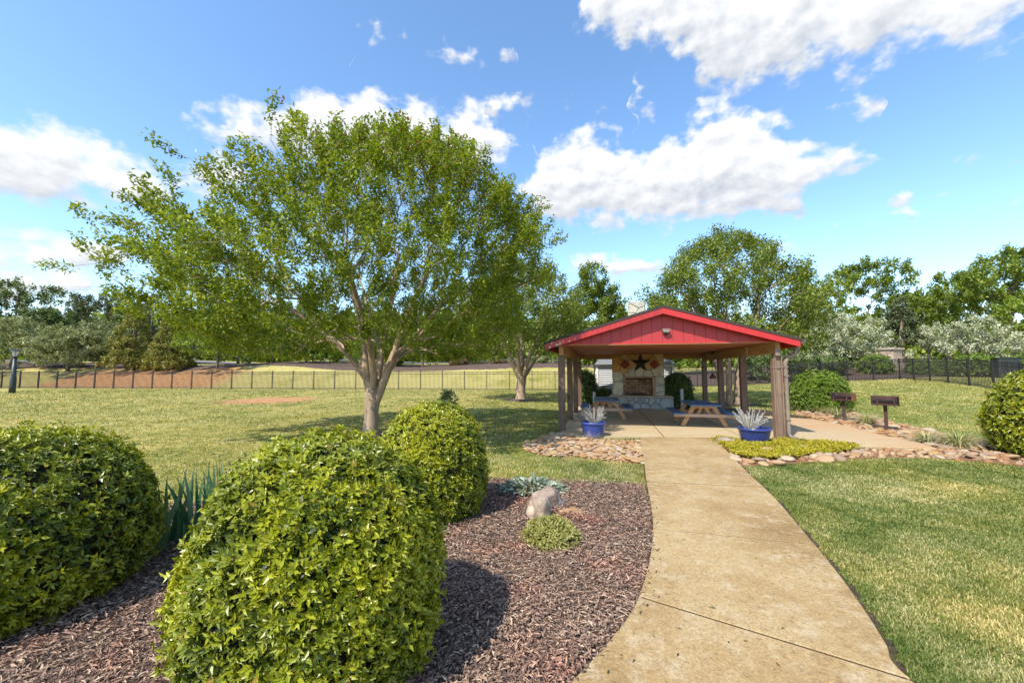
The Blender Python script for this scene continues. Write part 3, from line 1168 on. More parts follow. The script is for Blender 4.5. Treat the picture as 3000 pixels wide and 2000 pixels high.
def sprays(tips, center, r, per=40, length=.35, spread=.16, ll=.07, lw=.034, droop=.25, outw=.8, jit=1.0, upn=.75):
    """leaves set along a short twig beyond each tip"""
    n = len(tips)
    out = unit(tips - center)
    td = unit(out * outw + rdir(n, r) * .55 + np.array([0, 0, .25]))
    k = np.repeat(np.arange(n), per)
    m = len(k)
    s = r.random(m) ** .8
    P = tips[k] + td[k] * ((s - .35) * length)[:, None] + rdir(m, r) * (spread * r.random(m) ** .6)[:, None]
    D = unit(td[k] * .7 + rdir(m, r) * 1.0 - np.array([0, 0, droop]))
    Nn = unit(rdir(m, r) * (1.15 - upn) + np.array([0, 0, upn]) + out[k] * .25)
    L = ll * (.65 + .7 * r.random(m))
    W = lw * (.7 + .6 * r.random(m))
    return P, D, Nn, L, W, k


def crape(name, label, loc, H, R, ntips, per, seed, stems, prof, leafmat, zlow, leaf=.07, rtip=.004, barkmat='bark_crape', ex=.47, skew=(0, 0), inner=.3, group=None, flat=None, length=.36, spread=.16, skewf=None):
    r = np.random.default_rng(seed)
    t = thing(name, label, 'tree', (loc[0], loc[1], Tf(*loc)), 0, group)
    sk = Skeleton()
    first = None
    ids = {}
    for key, (start, pts, rad) in stems.items():
        st = ids[start[0]][start[1]] if start else None
        ids[key] = sk.stem(pts, rad, st)
    first = ids['trunk'][-1] if 'trunk' in ids else 0
    # tips inside the crown: mostly near its outer face
    tips = []
    zs = [p[0] for p in prof]
    rs = [p[1] for p in prof]
    while len(tips) < ntips:
        th = r.random() * 2 * math.pi
        z = zs[0] + (zs[-1] - zs[0]) * r.random()
        Rz = np.interp(z, zs, rs)
        if r.random() > (Rz / max(rs)) ** .8:
            continue
        lump = 1 + .14 * (float(vnoise(th * 2.2, z * .9, seed)) - .5) * 2 + .15 * (float(vnoise(th * 5.5, z * 2.1, seed + 5)) - .5) * 2
        u = r.random()
        q = (u ** .5) if r.random() < inner else (.72 + .28 * r.random())
        if r.random() < .04:
            q = 1.0 + .09 * r.random()
        rad = Rz * lump * q
        x, y = rad * math.cos(th) + (skewf(z) if skewf else skew[0] * (z / H)), rad * math.sin(th) + skew[1] * (z / H)
        zl = zlow + .22 * max(0, R * .55 - rad)
        if z < zl:
            continue
        if flat is not None and not flat(x, y, z):
            continue
        tips.append((x, y, z))
    tips = np.array(tips)
    sk.grow(tips, 0 if 'trunk' not in ids else ids['trunk'][-1])
    wood = sk.mesh('trunk', rtip, ex)
    add('trunk', wood, MT[barkmat], t)
    cen = np.array([skew[0] * .4, skew[1] * .4, zlow * .8])
    P, D, Nn, L, W, k = sprays(tips, cen, r, per, length, spread, leaf, leaf * .5)
    tone = r.random(len(tips)) * .35
    rnd = np.clip(r.random(len(P)) * .68 + tone[k] - .02, 0, .95)
    red = r.random(len(P))
    top = (P[:, 2] > H * .72)
    rnd = np.where((red < .05) & top, 1.0, rnd)
    stuff(add('crown', leaf_mesh('crown', P, D, Nn, L, W, rnd, 'diamond', .2, .12), MT[leafmat], t))
    return t


def fl(*a):
    return [np.array(p, float) for p in a]


main_stems = {
    'trunk': (None, fl((-.02, 0, -.05), (-.01, 0, .06), (.0, 0, .25), (.01, .0, .6), (.03, 0, .95), (.05, 0, 1.12)), [.27, .215, .175, .165, .178, .17]),
    's1': (('trunk', 4), fl((-.10, .02, 1.28), (-.20, .05, 1.65), (-.27, .10, 2.2), (-.42, .15, 3.0), (-.85, .30, 4.2)), [.11, .095, .085, .07, .05]),
    's2': (('trunk', 5), fl((.10, .12, 1.4), (.12, .22, 1.9), (.16, .45, 2.7), (.25, .8, 3.8), (.3, 1.0, 4.8)), [.10, .09, .08, .065, .045]),
    's3': (('trunk', 3), fl((.20, -.03, 1.05), (.38, -.05, 1.55), (.58, -.08, 2.1), (.78, -.1, 2.8), (1.4, -.3, 4.0)), [.10, .10, .085, .07, .05]),
    's4': (('trunk', 5), fl((.08, -.12, 1.45), (.10, -.38, 2.0), (.04, -.9, 2.9), (-.15, -1.4, 3.9)), [.09, .075, .06, .045]),
    's5': (('s1', 1), fl((-.36, -.02, 1.66), (-.62, -.08, 2.0), (-1.25, -.2, 2.6), (-2.2, -.4, 3.3)), [.055, .05, .042, .034]),
    's6': (('s3', 2), fl((.50, .10, 1.75), (.75, .45, 2.3), (1.3, 1.1, 3.2), (2.0, 1.7, 4.0)), [.06, .055, .045, .035]),
    's7': (('s2', 2), fl((-.05, .55, 2.3), (-.5, 1.1, 3.1), (-1.0, 1.9, 4.0)), [.06, .05, .035]),
}
crape('crape_myrtle_tree', 'large spreading tree with a pale smooth forking trunk, rising behind the clipped shrubs', TREE, 7.1, 4.2, 1950, 84, 11, main_stems,
      [(1.8, 2.6), (2.5, 3.5), (3.3, 4.05), (4.1, 4.1), (5.0, 3.75), (5.8, 2.95), (6.4, 2.0), (6.9, 1.0), (7.2, .3)], 'leaf_crape', 1.9, leaf=.080, length=.46, spread=.135, skewf=lambda z: -.25 + 1.0 * float(sstep(3.4, 5.8, z)))

stems2 = {
    'trunk': (None, fl((0, 0, -.05), (0, 0, .1), (0, 0, .5), (.05, 0, 1.0), (.08, 0, 1.25)), [.36, .30, .25, .25, .24]),
    'a': (('trunk', 3), fl((-.25, 0, 1.6), (-.6, .1, 2.5), (-1.2, .2, 3.6)), [.14, .11, .08]),
    'b': (('trunk', 4), fl((.1, .1, 1.8), (.1, .4, 2.9), (0, .8, 4.0)), [.14, .11, .08]),
    'c': (('trunk', 4), fl((.3, -.1, 1.8), (.6, -.2, 2.7), (1.1, -.3, 3.8)), [.13, .10, .07]),
    'd': (('trunk', 3), fl((-.05, -.2, 1.6), (-.2, -.5, 2.6), (-.4, -1, 3.8)), [.11, .09, .06]),
    'e': (('trunk', 3), fl((.4, .1, 1.5), (.9, .3, 2.3), (1.7, .6, 3.3)), [.09, .07, .05]),
}
crape('crape_myrtle_tree', 'tree with slender vase of pale stems in a mulch ring, beside the pavilion', TREE2, 7.4, 3.7, 620, 72, 12, stems2,
      [(2.2, 2.6), (3.0, 3.4), (4.2, 3.7), (5.2, 3.4), (6.1, 2.5), (6.8, 1.5), (7.4, .5)], 'leaf_crape2', 2.5, leaf=.13, rtip=.007, length=.55, spread=.30)
stems3 = {'s0': (None, fl((0, 0, -.05), (0, 0, .1)), [.10, .12])}
for i in range(8):
    a = i * 2 * math.pi / 8 + .3
    rb = .30 if i % 2 else .42
    c, s_ = math.cos(a), math.sin(a)
    stems3['m%d' % i] = (None, fl((rb * c, rb * s_, -.05), (rb * c * 1.05, rb * s_ * 1.05, .6), (rb * c * 1.3, rb * s_ * 1.3, 1.4), (rb * c * 2.2, rb * s_ * 2.2, 2.6), (rb * c * 4, rb * s_ * 4, 4.0)), [.155, .130, .115, .085, .055])
crape('crape_myrtle_tree', 'wide tree with a cluster of many pale trunks, standing behind the pavilion posts', TREE3, 7.6, 3.7, 680, 74, 13, stems3,
      [(2.1, 2.8), (3.0, 3.5), (4.2, 3.8), (5.2, 3.4), (6.1, 2.6), (6.9, 1.6), (7.5, .7), (7.9, .2)], 'leaf_crape2', 2.4, leaf=.13, rtip=.007, length=.55, spread=.30)


def mulch_ring(loc, rad, name='mulch_ring'):
    mb = MB()
    n = 28
    poly = []
    for k in range(n):
        a = 2 * math.pi * k / n
        rr = rad * (1 + .18 * math.sin(3 * a + loc[0]) + .08 * math.sin(7 * a))
        poly.append((loc[0] + rr * math.cos(a), loc[1] + rr * math.sin(a)))
    c = len(mb.v)
    mb.v.append((loc[0], loc[1], Tf(*loc) + .09))
    for f_, h_ in ((.6, .07), (1.0, -.02)):
        for p in poly:
            x = loc[0] + (p[0] - loc[0]) * f_
            y = loc[1] + (p[1] - loc[1]) * f_
            mb.v.append((x, y, Tf(x, y) + h_))
    for k in range(n):
        k2 = (k + 1) % n
        mb.f.append((0, 1 + k, 1 + k2))
        mb.f.append((1 + k, 1 + n + k, 1 + n + k2, 1 + k2))
    return struct(mb.build(name, MT['mulch_soil'], smooth=True))


mulch_ring(TREE, .62)
mulch_ring(TREE2, 1.05)
mulch_ring(TREE3, 1.15)


def far_tree(name, label, px, Y, px_top, halfw, mat, seed, shape='round', low=.25, ntips=170, per=62, leaf=.22, cat='tree', group=None, trunk_r=.2, bark='bark_dark', base=None, spray=.6, droop=.25, lump=.28):
    """a tree or big shrub whose foot stands on the ground at depth Y under photo column px"""
    r = np.random.default_rng(seed)
    x = AT(px, 1000, Y).x
    z0 = Tf(x, Y) if base is None else base
    H = AT(px, px_top, Y).z - z0
    H = H - spray * .45
    R = halfw / FPX * Y - spray * .35
    t = thing(name, label, cat, (x, Y, z0), 0, group)
    z_lo = H * low
    tips = []
    if shape == 'round':
        nl = 9
        lobes = [(0, 0, (z_lo + H) / 2, R * .72, (H - z_lo) * .42)]
        for i in range(nl):
            a = i * 2.39996 + r.random()
            zz = z_lo + (H - z_lo) * (.18 + .68 * r.random())
            f = math.sqrt(max(.05, 1 - ((zz - (z_lo + H) / 2) / ((H - z_lo) / 2)) ** 2))
            rr = R * (.30 + .20 * r.random())
            lobes.append(((R - rr) * f * math.cos(a), (R - rr) * f * math.sin(a), zz, rr, rr * .75))
        lobes.append((0, 0, H - R * .3, R * .38, R * .3))
        while len(tips) < ntips:
            lo = lobes[r.integers(len(lobes))]
            d = rdir(1, r)[0]
            q = (.8 + .2 * r.random()) * (1 + lump * (r.random() - .5))
            p = np.array([lo[0] + d[0] * lo[3] * q, lo[1] + d[1] * lo[3] * q, lo[2] + d[2] * lo[4] * q])
            if p[2] < z_lo * .8 or p[2] > H:
                continue
            tips.append(p)
    elif shape == 'cone':
        while len(tips) < ntips:
            z = z_lo + (H - z_lo) * (1 - math.sqrt(r.random()))
            f = ((H - z) / (H - z_lo)) ** .75
            a = r.random() * 2 * math.pi
            rr = R * f * (.65 + .35 * r.random()) * (1 + lump * (float(vnoise(a * 3, z * 1.2, seed)) - .5) * 2)
            tips.append(np.array([rr * math.cos(a), rr * math.sin(a), z]))
    elif shape == 'plates':      # open tree with foliage in flat separate tiers
        ncl = 13
        cl = []
        for i in range(ncl):
            a = i * 2.39996 + r.random() * .6
            zz = z_lo + (H - z_lo) * ((i + .5) / ncl)
            rr = R * (.35 + .55 * r.random()) * (1 - .35 * (i / ncl))
            cl.append((rr * math.cos(a), rr * math.sin(a), zz, R * (.30 + .14 * r.random())))
        while len(tips) < ntips:
            c_ = cl[r.integers(ncl)]
            d = rdir(1, r)[0]
            tips.append(np.array([c_[0] + d[0] * c_[3], c_[1] + d[1] * c_[3], c_[2] + d[2] * c_[3] * .42]))
    tips = np.array(tips)
    sk = Skeleton()
    hh = z_lo + (H - z_lo) * (.85 if shape != 'round' else .45)
    k = 6
    pts = [np.array([.12 * math.sin(i * 1.3 + seed) * i / k, .12 * math.cos(i * 1.7 + seed) * i / k, -.1 + (hh + .1) * i / k]) for i in range(k + 1)]
    sk.stem(pts, [trunk_r * (1.25 if i == 0 else 1 - .6 * i / k) for i in range(k + 1)])
    sk.grow(tips, 1, alpha=.3 if shape == 'round' else .05, seg=.8, arch=.06)
    add('trunk', sk.mesh('trunk', trunk_r * .05, .42, trunk_r * .09), MT[bark], t)
    cen = np.array([0, 0, z_lo + (H - z_lo) * .35])
    per = int(per * 1.25)
    P, D, Nn, L, W, kk = sprays(tips, cen, r, per, spray, spray * .55, leaf, leaf * .6, droop=droop, upn=.6)
    tone = r.random(len(tips)) * .32
    rnd = np.clip(r.random(len(P)) * .7 + tone[kk] - .02, 0, 1)
    stuff(add('crown', leaf_mesh('crown', P, D, Nn, L, W, rnd), MT[mat], t))
    return t


# trees beyond the fence, from the left
far_tree('loose_tree', 'dark tree with open tiers of leaves rising behind the grey-green shrubs, near the lamp post', 40, 62, 828, 165, 'leaf_dark', 21, 'plates', .25, 230, 60, .36, spray=1.0)
far_tree('evergreen_shrub', 'broad grey-green shrub growing on the bank directly behind the lamp post', 40, 43, 925, 125, 'leaf_grey', 22, 'round', .06, 190, 62, .20, 'shrub')
far_tree('evergreen_shrub', 'broad grey-green shrub on the bank, left neighbour of the bronze-tinged bush', 205, 42.5, 938, 118, 'leaf_grey', 23, 'round', .06, 190, 62, .20, 'shrub')
far_tree('bronze_shrub', 'bronze-tinged bush squeezed between the grey-green shrubs and the golden conifers', 300, 46, 935, 95, 'leaf_grey', 24, 'round', .08, 150, 60, .20, 'shrub')
far_tree('pine_tree', 'grey-green rounded pine crown showing above the bronze-tinged bush', 325, 62, 852, 95, 'leaf_pine', 25, 'round', .28, 150, 66, .30, spray=.8)
far_tree('pine_tree', 'low dark pine crown peeping out between the loose dark tree and the rounded pine', 222, 64, 905, 70, 'leaf_dark', 26, 'round', .3, 90, 60, .30, spray=.8)
far_tree('golden_conifer', 'golden-green conifer with a pointed top, the wider of the pair on the bank', 395, 42.5, 880, 66, 'leaf_conifer', 27, 'cone', .06, 210, 70, .17, spray=.55, droop=.5)
far_tree('golden_conifer', 'golden-green conifer with a pointed top, the narrower of the pair, beside the lime-green tree', 500, 42, 905, 58, 'leaf_conifer', 28, 'cone', .06, 190, 70, .17, spray=.55, droop=.5)
far_tree('pine_tree', 'thin dark pine with open branches rising behind the pair of golden conifers', 442, 56, 835, 60, 'leaf_pine', 29, 'cone', .25, 100, 55, .28, spray=.7)
far_tree('pine_tree', 'thin pine showing between the golden conifers and the lime-green tree', 535, 58, 880, 42, 'leaf_pine', 30, 'cone', .25, 70, 55, .28, spray=.7)
far_tree('lime_tree', 'fresh lime-green low-branched tree on the bank beside the golden conifers', 640, 41.5, 880, 115, 'leaf_lime', 31, 'round', .10, 220, 66, .19, trunk_r=.13)
far_tree('broadleaf_tree', 'green tree next to the lime-green tree, behind the big tree crown', 800, 50, 880, 110, 'leaf_oak', 32, 'round', .14, 150, 62, .26)
far_tree('light_shrub', 'small yellow-green shrub on the bank seen past the left side of the big trunk', 968, 44, 1010, 42, 'leaf_round', 33, 'round', .05, 70, 60, .16, 'shrub', spray=.4, trunk_r=.07)
far_tree('broadleaf_tree', 'green tree on the bank seen past the right side of the big trunk', 1240, 44, 900, 115, 'leaf_crape2', 34, 'round', .12, 190, 62, .22, trunk_r=.12)
far_tree('bronze_shrub', 'low reddish-brown shrub on the bank behind the fence, right of the big trunk', 1345, 43, 1052, 30, 'leaf_reddish', 35, 'round', .05, 40, 50, .14, 'shrub', spray=.35, trunk_r=.05)
far_tree('bronze_shrub', 'low reddish-brown shrub on the bank behind the fence, beside the slender second tree', 1462, 43, 1056, 32, 'leaf_reddish', 36, 'round', .05, 40, 50, .14, 'shrub', spray=.35, trunk_r=.05)
far_tree('broadleaf_tree', 'tall green tree standing behind the slender second tree', 1440, 52, 860, 130, 'leaf_oak', 37, 'round', .14, 180, 62, .26)
far_tree('light_shrub', 'small pale green shrub behind the fence, beside the slender second tree', 1580, 42, 1045, 34, 'leaf_grey', 38, 'round', .05, 60, 60, .15, 'shrub', spray=.4, trunk_r=.06)
far_tree('magnolia_tree', 'leafy green tree standing behind the chimney, left of it', 1745, 27, 772, 112, 'leaf_crape2', 39, 'round', .16, 260, 70, .18, trunk_r=.16, spray=.55)
far_tree('broadleaf_tree', 'green tree filling the gap low behind the chimney and the pavilion roof', 1950, 48, 930, 130, 'leaf_oak', 40, 'round', .10, 150, 60, .24)
far_tree('glossy_shrub', 'dark leafy shrub pressed against the fence behind the right-hand pavilion posts', 2260, 34, 1030, 105, 'leaf_dark', 41, 'round', .04, 170, 60, .17, 'shrub', spray=.45, trunk_r=.08)
far_tree('glossy_shrub', 'dark leafy shrub behind the fence, between the flowering tree and the round lawn bush', 2400, 35, 1045, 75, 'leaf_dark', 42, 'round', .04, 120, 60, .17, 'shrub', spray=.45, trunk_r=.08)
far_tree('flowering_tree', 'white-blossomed tree beside the stone gate pillar, on its pavilion side', 2465, 39, 935, 128, 'leaf_blossom', 43, 'plates', .22, 230, 66, .17, spray=.55, trunk_r=.12)
far_tree('oak_tree', 'big round-headed dark green tree rising behind the stone gate pillar', 2545, 66, 768, 170, 'leaf_oak', 44, 'round', .14, 300, 62, .40, spray=1.1, trunk_r=.35)
far_tree('broadleaf_tree', 'light green tree between the pavilion roof and the big round-headed tree', 2375, 46, 850, 105, 'leaf_crape2', 45, 'round', .16, 180, 62, .24)
far_tree('pine_tree', 'straight pale-trunked pine standing right beside the stone gate pillar', 2642, 41, 858, 55, 'leaf_pine', 46, 'cone', .36, 120, 60, .22, spray=.55, bark='bark_crape', trunk_r=.22)
far_tree('broadleaf_tree', 'mid-green tree filling in behind the pale-trunked pine', 2720, 56, 845, 100, 'leaf_oak', 47, 'round', .10, 170, 60, .28)
far_tree('flowering_tree', 'white-blossomed spreading tree behind the fence, below the tallest tree', 2830, 37, 945, 122, 'leaf_blossom', 48, 'plates', .22, 230, 66, .17, spray=.55, trunk_r=.12)
far_tree('oak_tree', 'tallest bright green tree, towering behind the white-blossomed tree and clipped hedge bushes', 2970, 48, 725, 190, 'leaf_oak', 49, 'round', .12, 330, 64, .32, spray=1.0, trunk_r=.35)
far_tree('broadleaf_tree', 'green tree standing behind the tallest tree and the white-blossomed tree', 2850, 60, 800, 140, 'leaf_oak', 50, 'round', .1, 170, 60, .32, spray=.8)
far_tree('broadleaf_tree', 'lower bright tree in front of the tallest tree, past the big clipped bush', 3080, 42, 850, 130, 'leaf_lime', 51, 'round', .12, 170, 60, .24)
far_tree('broadleaf_tree', 'green tree between the magnolia and the wide many-trunked tree', 2060, 44, 850, 130, 'leaf_oak', 52, 'round', .1, 150, 60, .26)

for i, (px, Y, top, hw, mt, lab) in enumerate((
        (900, 52, 900, 95, 'leaf_crape2', 'light green tree on the bank, seen low through the left of the big crown'),
        (1075, 54, 905, 100, 'leaf_oak', 'green tree on the bank standing straight behind the big trunk'),
        (1160, 50, 925, 75, 'leaf_lime', 'lime-tinted small tree just beyond the big trunk, on the pavilion side'),
        (1345, 54, 895, 90, 'leaf_oak', 'green tree on the bank, between the big trunk and the slender second tree'),
        (1600, 50, 880, 95, 'leaf_oak', 'green tree on the bank, between the slender second tree and the pavilion'),
        (700, 54, 875, 90, 'leaf_dark', 'darker green tree standing behind the lime-green tree'),
        (120, 52, 905, 85, 'leaf_dark', 'dark tree between the loose tiered tree and the low pine crown'))):
    far_tree('broadleaf_tree', lab, px, Y, top, hw, mt, 120 + i, 'round', .05, 120, 56, .30, spray=.75)

# far wood that closes the view
r = np.random.default_rng(99)
m = 38000
wx = r.uniform(-170, 170, m)
wy = 88 + r.normal(size=m) * 4
ht = 7.5 + 5.0 * fbm(wx * .06, wy * 0 + 1.0, 4.0)
wz = T(wx, wy) + r.random(m) ** 1.25 * ht
Pw = np.stack([wx, wy, wz], 1)
stuff(tag(add('distant_wood', leaf_mesh('distant_wood', Pw, rdir(m, r), rdir(m, r), 1.1 + .8 * r.random(m), .9 + .6 * r.random(m), r.random(m)), MT['leaf_oak']), 'low dark wood far behind the other trees', 'woods'))


# ------------------------------------------------------------------ clipped shrubs
def dome_points(n, H, R, r, sharp=2.6, seed=0, lumpy=.05, under=.80):
    """points and normals on a clipped dome: sides tuck in a little at the foot"""
    th = r.random(n) * 2 * math.pi
    # s runs along the profile from foot to top, weighted by circumference
    ss = np.linspace(0, 1, 400)

    def prof(s):
        a = s * math.pi / 2 * 1.18 - .18 * math.pi / 2
        c = np.sign(np.cos(a)) * np.abs(np.cos(a)) ** (2 / sharp)
        si = np.sign(np.sin(a)) * np.abs(np.sin(a)) ** (2 / sharp)
        zlo = -(math.sin(.18 * math.pi / 2)) ** (2 / sharp)
        z = (si - zlo) / (1 - zlo) * H
        rr = c * R
        k = np.clip(z / (H * .30), 0, 1)
        rr = rr * (under + (1 - under) * (k * (2 - k)))
        return rr, z
    pr, pz = prof(ss)
    dl = np.hypot(np.diff(pr), np.diff(pz))
    wgt = dl * (pr[1:] + pr[:-1]) / 2
    cum = np.concatenate([[0], np.cumsum(wgt)])
    cum /= cum[-1]
    s = np.interp(r.random(n), cum, ss)
    rr, z = prof(s)
    e = 1e-3
    r2, z2 = prof(np.minimum(s + e, 1))
    r1, z1 = prof(np.maximum(s - e, 0))
    tr, tz = r2 - r1, z2 - z1
    nl = np.hypot(tr, tz) + 1e-9
    nr, nz = tz / nl, -tr / nl
    lum = 1 + lumpy * 2 * (vnoise(th * 3 / 1.0, z * 4.0, seed) - .5) + lumpy * (vnoise(th * 9, z * 11, seed + 3) - .5)
    x, y = rr * lum * np.cos(th), rr * lum * np.sin(th)
    z = z * (1 + lumpy * .8 * (vnoise(x * 3 + 5, y * 3, seed + 7) - .5))
    P = np.stack([x, y, z], 1)
    Nn = unit(np.stack([nr * np.cos(th), nr * np.sin(th), nz], 1))
    return P, Nn


def clipped_bush(name, label, loc, H, R, clusters, seed, mat, leaf=.045, per=6, sharp=2.6, group=None, cat='bush', under=.80, lumpy=.05, lw=.44, kind='oval', jut=.35, stretch=(1, 1), rotz=0.0):
    r = np.random.default_rng(seed)
    t = thing(name, label, cat, (loc[0], loc[1], Tf(*loc)), rotz, group)
    P, Nn = dome_points(clusters, H, R, r, sharp, seed, lumpy, under)
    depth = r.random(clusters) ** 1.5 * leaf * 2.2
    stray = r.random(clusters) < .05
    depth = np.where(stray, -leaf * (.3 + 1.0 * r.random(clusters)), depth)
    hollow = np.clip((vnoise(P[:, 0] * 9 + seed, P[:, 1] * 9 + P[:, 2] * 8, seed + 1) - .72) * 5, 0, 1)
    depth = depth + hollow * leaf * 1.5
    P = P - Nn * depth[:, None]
    k = np.repeat(np.arange(clusters), per)
    m = len(k)
    n_ = unit(Nn[k] + rdir(clusters, r)[k] * .45 + np.array([0, 0, .15]))
    a = (np.tile(np.arange(per), clusters) * 2.39996 + r.random(m) * .8)
    ref = unit(np.cross(n_, [.37, .61, .70]))
    ref2 = np.cross(n_, ref)
    side = ref * np.cos(a)[:, None] + ref2 * np.sin(a)[:, None]
    up = jut + .7 * r.random(m)
    D = unit(side + n_ * up[:, None])
    B = P[k] + n_ * (r.random(m) * leaf * .5)[:, None] + rdir(m, r) * (leaf * .25)
    L = leaf * (.6 + .75 * r.random(m))
    W = L * lw * (.8 + .4 * r.random(m))
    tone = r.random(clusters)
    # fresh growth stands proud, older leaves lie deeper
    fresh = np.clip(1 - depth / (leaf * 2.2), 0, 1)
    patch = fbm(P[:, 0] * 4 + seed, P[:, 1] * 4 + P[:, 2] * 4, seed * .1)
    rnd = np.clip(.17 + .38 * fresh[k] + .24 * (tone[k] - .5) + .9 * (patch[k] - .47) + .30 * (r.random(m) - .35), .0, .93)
    odd = r.random(m)
    rnd = np.where(odd < .010, .975, rnd)
    rnd = np.where(odd > .996, 1.0, rnd)
    if stretch != (1, 1):
        B[:, 0] *= stretch[0]
        B[:, 1] *= stretch[1]
    B[:, 2] = np.maximum(B[:, 2], .01)
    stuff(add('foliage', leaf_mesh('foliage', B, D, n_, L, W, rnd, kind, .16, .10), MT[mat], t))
    # woody inside
    mb = MB()
    prof = []
    Q, _ = dome_points(10, H, R, np.random.default_rng(1), sharp, seed, 0, under)
    nrow = 9
    inset = leaf * 1.6
    for i in range(nrow + 1):
        aa = (i / nrow) * math.pi / 2
        rr = max(.002, (R - inset) * abs(math.cos(aa)) ** (2 / sharp))
        zz = (H - inset) * abs(math.sin(aa)) ** (2 / sharp)
        kk = min(1, zz / (H * .3))
        prof.append((rr * (under * .95 + (1 - under * .95) * kk), zz if i else -.02))
    mb.lathe(prof, 20)
    mb.v = [(v[0] * stretch[0], v[1] * stretch[1], v[2]) for v in mb.v]
    mb.build('twig_core', MT['twig'], t, smooth=True)
    return t


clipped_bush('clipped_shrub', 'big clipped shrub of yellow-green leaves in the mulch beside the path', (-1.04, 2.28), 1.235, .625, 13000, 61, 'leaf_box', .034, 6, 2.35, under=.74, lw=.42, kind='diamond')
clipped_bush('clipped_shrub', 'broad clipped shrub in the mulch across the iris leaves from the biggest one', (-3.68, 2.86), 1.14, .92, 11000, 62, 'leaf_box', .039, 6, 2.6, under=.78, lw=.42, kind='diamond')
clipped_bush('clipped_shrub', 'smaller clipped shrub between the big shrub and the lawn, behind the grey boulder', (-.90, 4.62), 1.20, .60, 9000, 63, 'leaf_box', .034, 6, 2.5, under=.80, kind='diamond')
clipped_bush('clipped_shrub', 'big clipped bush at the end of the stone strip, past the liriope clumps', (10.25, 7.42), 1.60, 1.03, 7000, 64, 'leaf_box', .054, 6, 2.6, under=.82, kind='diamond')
rb = G(2403, 1204)
clipped_bush('round_bush', 'neat round green bush on the lawn behind the rusty orange grill', rb, 1.50, .97, 4200, 65, 'leaf_round', .075, 6, 2.3, under=.85, lumpy=.06, kind='diamond')
bl = PAV(.15, 8.1)
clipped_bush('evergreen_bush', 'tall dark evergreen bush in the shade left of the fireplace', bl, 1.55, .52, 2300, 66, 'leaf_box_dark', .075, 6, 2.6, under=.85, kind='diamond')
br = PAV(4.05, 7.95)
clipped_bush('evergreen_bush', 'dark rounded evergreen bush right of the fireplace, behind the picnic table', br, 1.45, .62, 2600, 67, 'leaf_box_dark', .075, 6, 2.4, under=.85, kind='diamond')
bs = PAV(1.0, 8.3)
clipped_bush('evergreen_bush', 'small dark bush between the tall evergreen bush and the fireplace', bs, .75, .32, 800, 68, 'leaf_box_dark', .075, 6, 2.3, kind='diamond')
clipped_bush('young_shrub', 'small upright variegated shrub on the lawn, just behind the smaller clipped shrub', G(1312, 1282), 1.05, .22, 300, 69, 'leaf_grey', .10, 6, 1.9, under=.6, jut=.6, lumpy=.35)
hb = [(2560, 34.5, 1042, 40, 'clipped round bush behind the fence, touching the stone gate pillar'), (2692, 33, 1058, 34, 'low clipped bush behind the fence corner, beyond the first side panels'),
      (2745, 32, 1062, 26, 'small clipped bush behind the side fence, next to the corner bush'), (2855, 29.5, 1040, 52, 'wide clipped bush behind the side fence, below the blossoming tree'), (2992, 27, 1042, 38, 'clipped bush beside the dark cabinet behind the side fence')]
for i, (px, Y, top, hw, lab) in enumerate(hb):
    x = AT(px, 1000, Y).x
    H_ = AT(px, top, Y).z - Tf(x, Y)
    clipped_bush('hedge_bush', lab, (x, Y), H_, hw / FPX * Y, 900, 70 + i, 'leaf_round', .14, 6, 2.4, under=.9, kind='diamond')

# ------------------------------------------------------------------ pavilion
pav = thing('picnic_pavilion', 'open picnic pavilion with red gable, dark shingle roof and weathered posts', 'pavilion', (L1[0], L1[1], PZ), PANG)
PD = 7.0
CZ = 2.20        # ceiling height above patio
BB = 1.93        # underside of beams
for i in range(4):
    v = PD * i / 3
    for side in (0, 1):
        if side == 1 and i == 0:
            continue
        u = side * PW
        o = MB().box((u, v, BB / 2 - .03), (.165, .165, BB + .06)).build('post', MT['post'], pav)
        bevel(o, .008)
# the front right post is made of three members with a bevelled foot
fp = MB().box((PW, 0, BB / 2 - .03), (.132, .15, BB + .06)).build('post', MT['post_front'], pav)
fp['label'] = 'stout front post built up of three boards'
bevel(fp, .006)
for dx, w, h in ((-.082, .030, BB - .12), (.082, .030, BB - .05)):
    o = MB().box((PW + dx, -.012, h / 2 - .03), (w, .178, h + .06)).build('facing_board', MT['post_front'], fp)
    bevel(o, .004)
for side in (0, 1):
    u = side * PW
    s = 1 if side == 0 else -1
    o = MB().box((u, PD / 2, (BB + CZ) / 2), (.10, PD + .3, CZ - BB)).build('beam', MT['beam'], pav)
    bevel(o, .006)
    for k in range(3):        # bolts on the inner face near the front post
        MB().tube([(u + s * .05, .35 + k * .16, BB + .07 + .05 * (k % 2)), (u + s * .062, .35 + k * .16, BB + .07 + .05 * (k % 2))], .013, 8).build('bolt', MT['black'], pav)
# rear tie beam and lengthwise ceiling planks
MB().box((PW / 2, PD + .02, (BB + CZ) / 2 + .04), (PW - .11, .09, CZ - BB - .08)).build('beam', MT['beam'], pav)
npl = 13
y0, y1 = -.08, PD + .30
pw_ = (y1 - y0) / npl
for i in range(npl):
    MB().box((PW / 2, y0 + pw_ * (i + .5), CZ + .014 + .003 * (i % 2)), (PW + .52, pw_ - .014, .022)).build('ceiling_board', MT['ceiling'], pav)
for dy, z in ((-.10, CZ - .012), (.12, CZ - .010)):
    MB().box((PW / 2, dy, z), (PW - .12, .05, .024)).build('ceiling_trim', MT['beam'], pav)

OV = .37
APEX = 3.05
EAVE = 2.205
HS = PW / 2 + OV
slope = (APEX - EAVE) / HS
FV, BV = -.345, PD + .4


def roof_z(u):
    return APEX - slope * abs(u - PW / 2)


